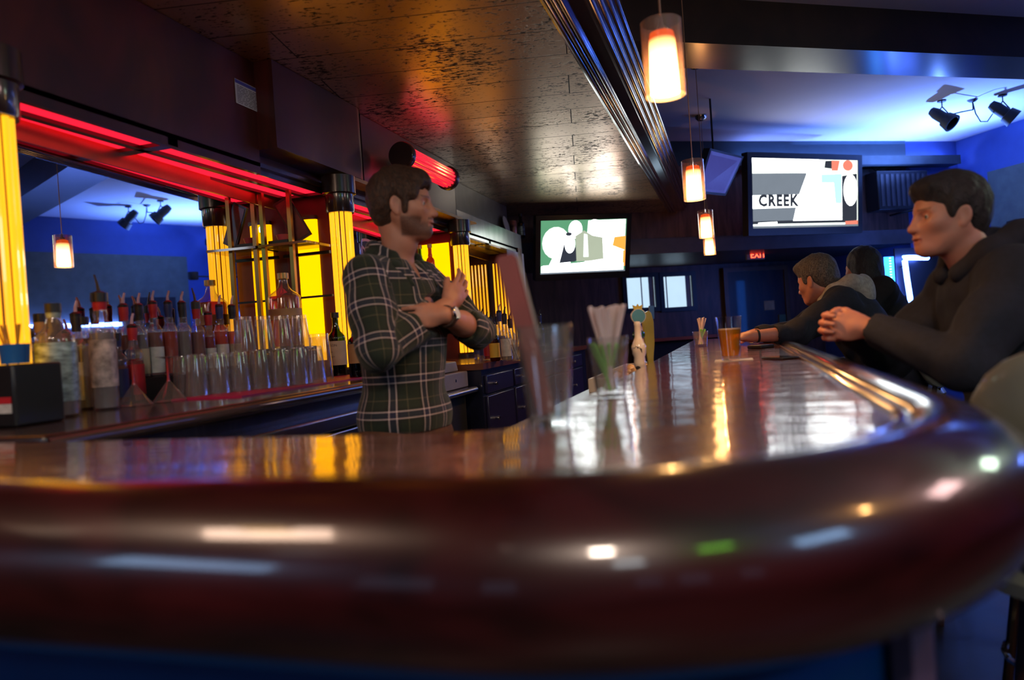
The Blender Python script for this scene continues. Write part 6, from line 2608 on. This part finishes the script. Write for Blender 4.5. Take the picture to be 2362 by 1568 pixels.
sp = at_z(1410, 912, ZB)
pint('tumbler', 'clear tumbler holding the white and green straws near the beer taps', (sp.x, sp.y, ZB + 0.0008), None, H=0.125, R1=0.044, R0_=0.031, m=glass('clear_pint_glass'))
t = thing('white_straws', 'bunch of tall white straws in the near tumbler', 'straws', (sp.x, sp.y, ZB + 0.0008), TH)
WST = mat('white_straw', (0.72, 0.60, 0.60), rough=0.4, var=0.06)
straws(t, 26, 0.024, 0.190, WST, 0.042, 11, r=0.0038)
t = thing('green_straws', 'bunch of short green stirring straws in the near tumbler', 'straws', (sp.x, sp.y, ZB + 0.0008), TH)
GST = mat('green_straw', (0.32, 0.78, 0.16), rough=0.4, var=0.06)
straws(t, 18, 0.024, 0.112, GST, 0.034, 12, r=0.0038, tiltx=-0.010)
# second straw cup, far
sp2 = at_z(1617, 799, ZB)
pint('shot_tumbler', 'small clear cup with straws standing farther down the bar, left of the beer', (sp2.x, sp2.y, ZB + 0.0008), None, H=0.088, R1=0.046, R0_=0.036)
t = thing('white_straws', 'bunch of white straws in the small far cup', 'straws', (sp2.x, sp2.y, ZB + 0.0008), TH)
straws(t, 14, 0.03, 0.165, WST, 0.032, 13, r=0.0034, tiltx=0.01)
t = thing('green_straws', 'few short green straws in the small far cup', 'straws', (sp2.x, sp2.y, ZB + 0.0008), TH)
straws(t, 7, 0.03, 0.10, GST, 0.032, 14, r=0.0034, tiltx=0.012)

# beer
bp_ = at_z(1686, 831, ZB)
BEER = tl('amber_beer', (1.0, 0.45, 0.02), 0.1)
tag(obj('bar_napkin', (lambda b_: (box(b_, -0.065, 0.065, -0.065, 0.065, 0, 0.0012), b_)[1])(MBx()), LBL['white'], None, loc=(bp_.x + 0.01, bp_.y + 0.01, ZB + 0.0006)), 'square white bar napkin under the beer glass', 'napkin')
pint('beer_glass', 'pint glass three quarters full of amber beer on a napkin', (bp_.x, bp_.y, ZB + 0.002), None, H=0.155, R1=0.0455, R0_=0.031, liqmat=BEER, fill=0.70, foam=True, m=GLASSC)
# phone, keys, dark coaster
q = at_z(1800, 828, ZB)
t = thing('mobile_phone', 'black mobile phone lying on the bar near the armrest rail', 'phone', (q.x, q.y, ZB + 0.0005), 0.5)
bm = MBx()
box(bm, -0.034, 0.034, -0.065, 0.065, 0, 0.008)
obj('case', bm, BLACKP, t, bevel=0.003)
bm = MBx()
box(bm, -0.03, 0.03, -0.055, 0.055, 0.008, 0.0085)
obj('screen', bm, mat('phone_screen', (0.01, 0.01, 0.012), rough=0.05, coat=1.0), t)
q = at_z(1745, 793, ZB)
t = thing('key_bunch', 'small shiny bunch of keys on the bar in front of the wristband', 'keys', (q.x, q.y, ZB + 0.0006))
bm = MBx()
for i in range(28):
    a = 2 * PI * i / 28
tube(bm, [(0.016 * math.cos(2 * PI * i / 16), 0.016 * math.sin(2 * PI * i / 16), 0.004) for i in range(17)], 0.0016, 6, cap=False)
obj('ring', bm, CHROME, t)
for i in range(3):
    bm = MBx()
    Mk_ = Matrix.Rotation(0.8 + i * 0.9, 4, 'Z')
    prism(bm, [(0.014, -0.011), (0.034, -0.011), (0.036, -0.004), (0.07, -0.003), (0.07, 0.003), (0.036, 0.004), (0.034, 0.011), (0.014, 0.011)], 0.001 + i * 0.0025, 0.003 + i * 0.0025, M=Mk_)
    obj('key', bm, CHROME, t)
q = at_z(1755, 803, ZB)
t = thing('wallet', 'flat black wallet on the bar beside the keys', 'wallet', (q.x, q.y, ZB + 0.0005), 0.9)
bm = MBx()
box(bm, -0.05, 0.05, -0.04, 0.04, 0, 0.016)
obj('cover', bm, mat('black_leather', (0, 0, 0)), t, bevel=0.004)
# crumpled cloth and dark bag at the inner corner
def lumpy(name, label, cat_, loc, r, m_, seed, flat=0.5):
    t = thing(name, label, cat_, loc)
    sd = Sdf()
    rr_ = random.Random(seed)
    for i in range(9):
        sd.ell((rr_.uniform(-r, r) * 0.6, rr_.uniform(-r, r) * 0.6, r * flat * rr_.uniform(0.3, 0.7)), (r * rr_.uniform(0.3, 0.5), r * rr_.uniform(0.3, 0.5), r * flat * rr_.uniform(0.4, 0.8)), k=0.01)
    sd.fold(lambda X, Y, Z: 0.003 * np.sin(160 * X + 3 * np.sin(90 * Y)) * np.sin(120 * Y + 80 * Z))
    V_, F_ = sd.mesh(0.005)
    V_[:, 2] = np.maximum(V_[:, 2], 0)
    np_mesh('folds', V_, F_, m_, t)
    return t


# ---- garnish tray and underbar shelf on the staff side
t = thing('underbar_shelf', 'steel underbar shelf hung along the staff side of the bar', 'shelf', (0, 0, 0))
bm = MBx()
box(bm, -0.62, -0.322, 1.75, 5.4, 0.93, 0.955)
obj('shelf_top', bm, STEEL, t)
bm = MBx()
box(bm, -0.60, -0.322, 1.8, 5.35, 0.0, 0.929)
obj('shelf_body', bm, BLACKM, t)
tp = Vector((-0.47, 3.55, 0.956))
t = thing('garnish_tray', 'long white garnish tray behind the beer taps', 'tray', tp)
bm = MBx()
prism(bm, [(-0.11, -0.55), (0.10, -0.55), (0.10, 0.55), (-0.11, 0.55)], 0, 0.006)
for q in ((-0.115, -0.105), (0.095, 0.105)):
    box(bm, q[0], q[1], -0.555, 0.555, 0, 0.055)
for q in ((-0.555, -0.545), (0.545, 0.555)):
    box(bm, -0.105, 0.095, q[0], q[1], 0, 0.055)
obj('tub', bm, mat('cream_plastic', (0.6, 0.55, 0.48), rough=0.4), t)
first = None
rr = random.Random(21)
for i in range(14):
    lx, ly = tp.x + rr.uniform(-0.06, 0.05), tp.y - 0.42 + 0.068 * i
    lab = 'pale tan citrus wedge in the garnish tray, %s from its near end' % (ords + ['eleventh', 'twelfth', 'thirteenth', 'fourteenth'])[i]
    if first is None:
        first = thing('citrus_wedge', lab, 'fruit', (lx, ly, tp.z + 0.007), rr.uniform(0, 3), 'citrus wedges in the garnish tray')
        bm = MBx()
        n = 12
        c0 = [bm.verts.new((0, -0.032, 0.0)), bm.verts.new((0, 0.032, 0.0))]
        rings = []
        for k_ in range(7):
            a = PI * (0.1 + 0.8 * k_ / 6)
            rings.append([bm.verts.new((0.032 * math.cos(a) * math.sin(PI * j / 8), -0.036 * math.cos(PI * j / 8), 0.056 * math.sin(a) * math.sin(PI * j / 8))) for j in range(1, 8)])
        for A_, B_ in zip(rings[:-1], rings[1:]):
            for j in range(6):
                bm.faces.new((A_[j], A_[j + 1], B_[j + 1], B_[j])).smooth = True
        obj('peel', bm, mat('citrus_peel', (0.75, 0.5, 0.28), rough=0.5), first)
        bm = MBx()
        prism(bm, [(0.030 * math.cos(PI * i_ / 10), 0.052 * math.sin(PI * i_ / 10)) for i_ in range(11)], -0.002, 0.002, M=Matrix.Rotation(PI / 2, 4, 'X'))
        obj('flesh', bm, mat('citrus_flesh', (0.8, 0.6, 0.35), rough=0.3), first)
    else:
        dup(first, (lx, ly, tp.z + 0.007), rr.uniform(0, 3), lab)
# dark tools
t = thing('bar_tool', 'dark steel bottle opener lying across the end of the garnish tray', 'tool', (tp.x + 0.05, tp.y + 0.60, 0.957), 0.6)
bm = MBx()
tube(bm, [(-0.09, 0, 0.012), (0.05, 0, 0.016)], 0.008, 8)
obj('handle', bm, BLACKP, t)
bm = MBx()
lathe(bm, [(0.012, 0), (0.024, 0), (0.024, 0.01), (0.012, 0.01), (0.012, 0)], 20, (0.07, 0, 0.012))
obj('head', bm, CHROME, t)

# ---- beer taps
def tap_base(x, y):
    t = thing('drip_tray', 'round chrome base under the beer taps behind the bar edge', 'drip tray', (x, y, 0.956))
    bm = MBx()
    lathe(bm, [(0, 0), (0.06, 0), (0.06, 0.012), (0.03, 0.02), (0.028, 0.06), (0, 0.06)], 24)
    obj('column', bm, CHROME, t)


def faucet(t, zb_):
    bm = MBx()
    lathe(bm, [(0, zb_), (0.022, zb_), (0.022, zb_ + 0.012), (0.012, zb_ + 0.02), (0.011, 0.0), (0, 0.0)], 16)
    obj('faucet', bm, CHROME, t)


def P_(px, py, d):
    return at_d(px, py, d)


TD = 2.70
tb = P_(1478, 868, TD)
tap_base(tb.x, tb.y + 0.05)
M = Matrix.Translation((tb.x, tb.y, tb.z))
z0 = tb.z
t = thing('beer_tap', 'white bottle-shaped beer tap handle with a black mountain label', 'beer tap', (tb.x, tb.y, z0 + 0.001))
bm = MBx()
lathe(bm, [(0, 0), (0.010, 0), (0.013, 0.02), (0.020, 0.035), (0.022, 0.05), (0.020, 0.07), (0.026, 0.085), (0.027, 0.11), (0.018, 0.13), (0.0125, 0.145), (0.0115, 0.185), (0.013, 0.192), (0.010, 0.200), (0, 0.202)], 24)
obj('handle', bm, mat('cream_ceramic', (0.72, 0.66, 0.55), rough=0.25, coat=0.6, var=0.04), t)
faucet(t, 1.019 - z0)
bm = MBx()
for (zc, w, h) in ((0.098, 0.022, 0.024), (0.032, 0.010, 0.014)):
    pts_ = [(-w, -h / 2), (w, -h / 2), (w, h * 0.1), (w * 0.55, h * 0.35), (w * 0.3, h * 0.15), (0, h * 0.6), (-w * 0.35, h * 0.2), (-w * 0.6, h * 0.4), (-w, 0)]
    if h < 0.02:
        pts_ = [(w * math.cos(a_ * PI / 6), h / 2 * math.sin(a_ * PI / 6)) for a_ in range(12)]
    R_ = 0.0275 if h > 0.02 else 0.0215
    vs = []
    for x_, z_ in pts_:
        a_ = x_ / R_ - 0.27
        vs.append(bm.verts.new((R_ * math.sin(a_), -R_ * math.cos(a_), zc + z_)))
    bm.faces.new(vs)
bmesh.ops.triangulate(bm, faces=bm.faces[:])
obj('emblem', bm, BLACKM, t)
t2p = P_(1473, 770, TD + 0.14)
t = thing('beer_tap', 'tap handle with a green oval badge behind the white bottle-shaped one', 'beer tap', (t2p.x, t2p.y, 1.03))
zt = t2p.z - 1.03
bm = MBx()
lathe(bm, [(0, 0), (0.010, 0), (0.012, 0.04), (0.015, zt - 0.03), (0.012, zt - 0.01), (0, zt)], 18)
obj('handle', bm, mat('red_brown_handle', (0.30, 0.05, 0.03), rough=0.25, coat=0.7), t)
faucet(t, 0.957 - 1.03)
Rb = frame_M((0, 0, zt - 0.004), (math.cos(TH), math.sin(TH), 0), (0, 0, 1))
bm = MBx()
lathe(bm, [(0, -0.012), (0.020, -0.010), (0.026, 0), (0.020, 0.010), (0, 0.013)], 28, M=Rb @ Matrix.Diagonal((0.95, 0.75, 1, 1)))
obj('badge', bm, mat('dark_green_enamel', (0.01, 0.07, 0.03), rough=0.1, coat=1.0), t)
t3p = P_(1472, 728, TD + 0.28)
t = thing('beer_tap', 'tap handle with a round pale blue disc and yellow crest, tallest of the taps', 'beer tap', (t3p.x, t3p.y, 1.03))
zt = t3p.z - 1.03
bm = MBx()
lathe(bm, [(0, 0), (0.011, 0), (0.012, 0.05), (0.017, 0.12), (0.014, zt - 0.05), (0, zt - 0.02)], 18)
obj('handle', bm, mat('peach_handle', (0.55, 0.25, 0.14), rough=0.3, coat=0.5), t)
faucet(t, 0.957 - 1.03)
Rb = frame_M((0, 0, zt - 0.002), (math.cos(TH), math.sin(TH), 0), (0, 0, 1))
bm = MBx()
lathe(bm, [(0, -0.008), (0.030, -0.008), (0.032, 0), (0.030, 0.008), (0, 0.008)], 32, M=Rb)
obj('disc_rim', bm, mat('cream_ceramic', (0, 0, 0)), t)
bm = MBx()
lathe(bm, [(0, 0.0085), (0.027, 0.0085), (0.027, 0.0105), (0, 0.0105)], 32, M=Rb)
obj('disc_face', bm, mat('pale_blue_enamel', (0.12, 0.36, 0.42), rough=0.2, coat=0.5), t)
bm = MBx()
prism(bm, [(-0.016, 0.026), (0.016, 0.026), (0.020, 0.046), (0.006, 0.040), (0, 0.050), (-0.006, 0.040), (-0.020, 0.046)], -0.005, 0.005, M=Rb)
obj('crest', bm, mat('yellow_crest', (0.75, 0.55, 0.08), rough=0.3), t)
t4p = P_(1495, 760, TD + 0.42)
t = thing('beer_tap', 'olive yellow slab-shaped tap handle, rightmost of the beer taps', 'beer tap', (t4p.x, t4p.y, 1.02))
bm = MBx()
Rb = frame_M((0, 0, 0), (math.cos(TH), math.sin(TH), 0), (0, 0, 1))
hh_ = t4p.z + 0.08 - 1.02
prism(bm, [(-0.010, 0), (0.010, 0), (0.014, 0.06), (0.022, 0.12), (0.024, hh_ - 0.05), (0.016, hh_ - 0.01), (0.006, hh_), (-0.012, hh_ - 0.008), (-0.022, hh_ - 0.04), (-0.020, 0.12), (-0.013, 0.06)], -0.012, 0.012, M=Rb)
obj('handle', bm, mat('olive_yellow_wood', (0.42, 0.34, 0.05), rough=0.35, coat=0.5), t, bevel=0.003)
faucet(t, 0.957 - 1.02)
bm = MBx()
prism(bm, [(0.006, hh_ - 0.045), (0.028, hh_ - 0.035), (0.030, hh_ + 0.02), (0.010, hh_ + 0.02)], -0.008, 0.008, M=Rb)
obj('blue_top', bm, mat('blue_label_block', (0.04, 0.14, 0.4), rough=0.4), t)

# objects on the staff side near the corner: bar cloth and a brown paper bag on a low crate
q = at_z(1120, 985, 1.0)
t = thing('bag', 'crumpled tan paper bag standing below the bar edge beside the bartender', 'bag', (-0.60, 1.42, 0.0))
bm = MBx()
prism(bm, [(-0.14, -0.12), (0.12, -0.14), (0.15, 0.13), (-0.12, 0.14)], 0, 0.72)
obj('crate', bm, BLACKM, t)
sd = Sdf()
rr = random.Random(8)
for i in range(8):
    sd.ell((rr.uniform(-0.08, 0.08), rr.uniform(-0.07, 0.07), 0.77 + rr.uniform(0, 0.10)), (0.06, 0.055, 0.06), k=0.01)
sd.ell((0.03, 0, 0.90), (0.05, 0.05, 0.09), k=0.02)
sd.fold(lambda X, Y, Z: 0.004 * np.sin(90 * X + 4 * np.sin(60 * Z)) * np.sin(80 * Y + 70 * Z))
V_, F_ = sd.mesh(0.006)
np_mesh('paper', V_, F_, mat('tan_paper', (0.38, 0.24, 0.15), rough=0.7, var=0.3, scale=20), t)

# ================================================================== stools
VIN = mat('grey_green_vinyl', (0.20, 0.21, 0.18), rough=0.38, coat=0.2, var=0.12)
BWD = wood('stool_brown_wood', (0.03, 0.010, 0.005), (0.10, 0.03, 0.012), rough=0.35, coat=0.5, scale=4)


def stool(label, loc, rz, back_m, proto=None):
    if proto is not None:
        return dup(proto, loc, rz, label)
    t = thing('bar_stool', label, 'bar stool', loc, rz, 'bar stools along the outer rail')
    bm = MBx()
    lathe(bm, [(0, 0.66), (0.17, 0.66), (0.20, 0.672), (0.205, 0.70), (0.19, 0.728), (0.12, 0.742), (0, 0.745)], 28)
    obj('seat', bm, VIN, t)
    bm = MBx()
    n = 16
    outer, inner = [], []
    for i in range(n + 1):
        a = PI + (i / n - 0.5) * 2.3
        outer.append((0.225 * math.cos(a), 0.225 * math.sin(a)))
        inner.append((0.185 * math.cos(a), 0.185 * math.sin(a)))
    cols_ = []
    for i in range(n + 1):
        u_ = abs(i / n - 0.5) * 2
        zt_, zb_ = 1.13 - 0.14 * u_ ** 4, 0.80 + 0.10 * u_ ** 5
        (ox, oy), (ix, iy) = outer[i], inner[i]
        mx_, my_ = (ox + ix) / 2, (oy + iy) / 2
        ring = []
        for k2 in range(16):
            a2 = 2 * PI * k2 / 16
            ca, sa = math.cos(a2), math.sin(a2)
            fx = abs(ca) ** 0.6 * (1 if ca > 0 else -1)
            fz = abs(sa) ** 0.35 * (1 if sa > 0 else -1)
            ring.append(bm.verts.new((mx_ + (ox - ix) / 2 * fx, my_ + (oy - iy) / 2 * fx, (zt_ + zb_) / 2 + (zt_ - zb_) / 2 * fz)))
        cols_.append(ring)
    for ra_, rb_ in zip(cols_[:-1], cols_[1:]):
        for k2 in range(16):
            bm.faces.new((ra_[k2], ra_[(k2 + 1) % 16], rb_[(k2 + 1) % 16], rb_[k2])).smooth = True
    bm.faces.new(cols_[0][::-1])
    bm.faces.new(cols_[-1])
    bo = obj('backrest', bm, back_m, t)
    for a in (PI - 0.7, PI + 0.7):
        bm = MBx()
        tube(bm, [(0.17 * math.cos(a), 0.17 * math.sin(a), 0.66), (0.205 * math.cos(a), 0.205 * math.sin(a), 0.82)], 0.012, 8)
        obj('back_post', bm, BLACKP, t)
    for k_ in range(4):
        a = PI / 4 + k_ * PI / 2
        bm = MBx()
        tube(bm, [(0.12 * math.cos(a), 0.12 * math.sin(a), 0.66), (0.21 * math.cos(a), 0.21 * math.sin(a), 0.001)], 0.014, 8)
        obj('leg', bm, BWD, t)
    bm = MBx()
    tube(bm, [(0.185 * math.cos(2 * PI * i / 20), 0.185 * math.sin(2 * PI * i / 20), 0.22) for i in range(21)], 0.009, 8, cap=False)
    obj('foot_ring', bm, CHROME, t)
    return t


s0 = stool('empty grey-green vinyl bar stool nearest the camera, at the right edge of the picture', (0.625, 1.66, 0), math.radians(80), VIN)
stool('bar stool under the dark-haired man with the clasped hands', (0.86, 2.35, 0), math.radians(186), VIN, s0)
stool('bar stool under the grey-haired man leaning on the bar', (0.80, 4.27, 0), math.radians(176), VIN, s0)
stool('bar stool under the person with long black hair', (0.99, 4.98, 0), math.radians(180), VIN, s0)
stool('empty bar stool between the two nearer customers, half hidden by the rail', (0.85, 3.25, 0), math.radians(172), VIN, s0)

# ================================================================== lights and screens around the front room (they show in the varnish of the rail)
def hung_screen(label, c, aim, w, h, m_, group='screens hung in the front room'):
    c = Vector(c)
    nrm = (Vector(aim) - c).normalized()
    rt = Vector((0, 0, 1)).cross(nrm)
    M = frame_M(c, rt, (0, 0, 1))
    t = thing('television', label, 'television', (0, 0, 0), 0, group)
    t.matrix_world = M
    bm = MBx()
    box(bm, -w / 2 - 0.03, w / 2 + 0.03, -h / 2 - 0.03, h / 2 + 0.03, -0.06, 0)
    obj('housing', bm, BLACKP, t)
    bm = MBx()
    box(bm, -w / 2, w / 2, -h / 2, h / 2, 0.0, 0.004)
    obj('screen', bm, m_, t)
    bm = MBx()
    up_local = M.inverted().to_3x3() @ Vector((0, 0, 1))
    tube(bm, [Vector((0, h / 2, -0.03)), Vector((0, h / 2, -0.03)) + up_local * (ZC - (M @ Vector((0, h / 2, -0.03))).z)], 0.015, 8)
    obj('ceiling_pole', bm, BLACKM, t)
    return t


AIM = (0, 0.6, 1.05)
hung_screen('television hung in the front room behind the camera, nearest to the bar corner', (0.98, -1.9, 2.55), AIM, 0.36, 0.24, emat('screen_cool', (0.85, 0.95, 1.0), 9.0))
hung_screen('television hung right of the camera, pale blue picture', (2.9, -0.37, 2.55), AIM, 0.8, 0.4, emat('screen_blueish', (0.35, 0.6, 1.0), 9.0))
hung_screen('television hung over the booths right of the bar corner, pinkish picture', (2.75, 1.95, 2.5), AIM, 0.6, 0.4, emat('screen_pink', (1.0, 0.62, 0.6), 11.0))
hung_screen('television hung over the booths farther from the bar corner, greenish picture', (3.5, 4.0, 2.55), AIM, 0.5, 0.4, emat('screen_greenish', (0.75, 1.0, 0.75), 11.0))
hung_screen('small green sign lamp hung between the front room televisions', (1.55, -0.9, 2.6), AIM, 0.36, 0.2, emat('green_sign', (0.25, 0.9, 0.05), 9.0))['category'] = 'sign'
hung_screen('television hung at the left front corner, cool picture', (-2.3, -1.5, 1.95), AIM, 0.7, 0.4, emat('screen_left', (0.4, 0.62, 1.0), 4.5))
# amber strip lamp on the canopy in front of the back bar
t = thing('canopy_lamp', 'amber surface lamp on the underside of the canopy near the left edge', 'ceiling lamp', (-1.42, 0.02, 2.464))
bm = MBx()
box(bm, -0.10, 0.10, -0.16, 0.16, -0.03, 0)
obj('housing', bm, BLACKP, t)
bm = MBx()
box(bm, -0.085, 0.085, -0.145, 0.145, -0.036, -0.0301)
obj('diffuser', bm, emat('amber_diffuser', (1.0, 0.55, 0.15), 4.0), t)
dup(p0_, (1.2, 0.75, pz), 0, 'single orange pendant lamp over the tables right of the camera')
light('table_pendant_bulb', 'POINT', (1.2, 0.75, pz + 0.045), 12.0, (1.0, 0.45, 0.14), 0.02)
t = thing('fill_ceiling_lamp', 'added round fill lamp on the ceiling of the front room behind the camera', 'ceiling lamp', (0.6, -1.6, ZC - 0.001))  # housing added around the warm fill light
bm = MBx()
lathe(bm, [(0, 0), (0.16, 0), (0.16, -0.03), (0.15, -0.035), (0.15, -0.02), (0, -0.02)], 28)
obj('housing', bm, BLACKM, t)
bm = MBx()
lathe(bm, [(0, -0.022), (0.145, -0.022), (0.14, -0.032), (0, -0.036)], 28)
obj('diffuser', bm, emat('fill_diffuser_warm', (1.0, 0.8, 0.62), 5.0), t)

# long blue neon tube along the booth wall
t = thing('neon_tube_light', 'long blue neon tube along the right wall beyond the seated man', 'neon light', (0, 0, 0))
na, nb = CR + NR * 1.5 - E * 0.10 + Vector((0, 0, 1.75)), CR + NR * 4.6 - E * 0.10 + Vector((0, 0, 1.75))
bm = MBx()
tube(bm, [na, nb], 0.03, 10)
obj('tube', bm, emat('neon_booth_blue', (0.13, 0.24, 1.0), 30.0), t)
bm = MBx()
for k_ in (0.05, 0.5, 0.95):
    p_ = na.lerp(nb, k_)
    tube(bm, [p_, p_ + E * 0.10], 0.012, 6)
obj('clip', bm, BLACKM, t)
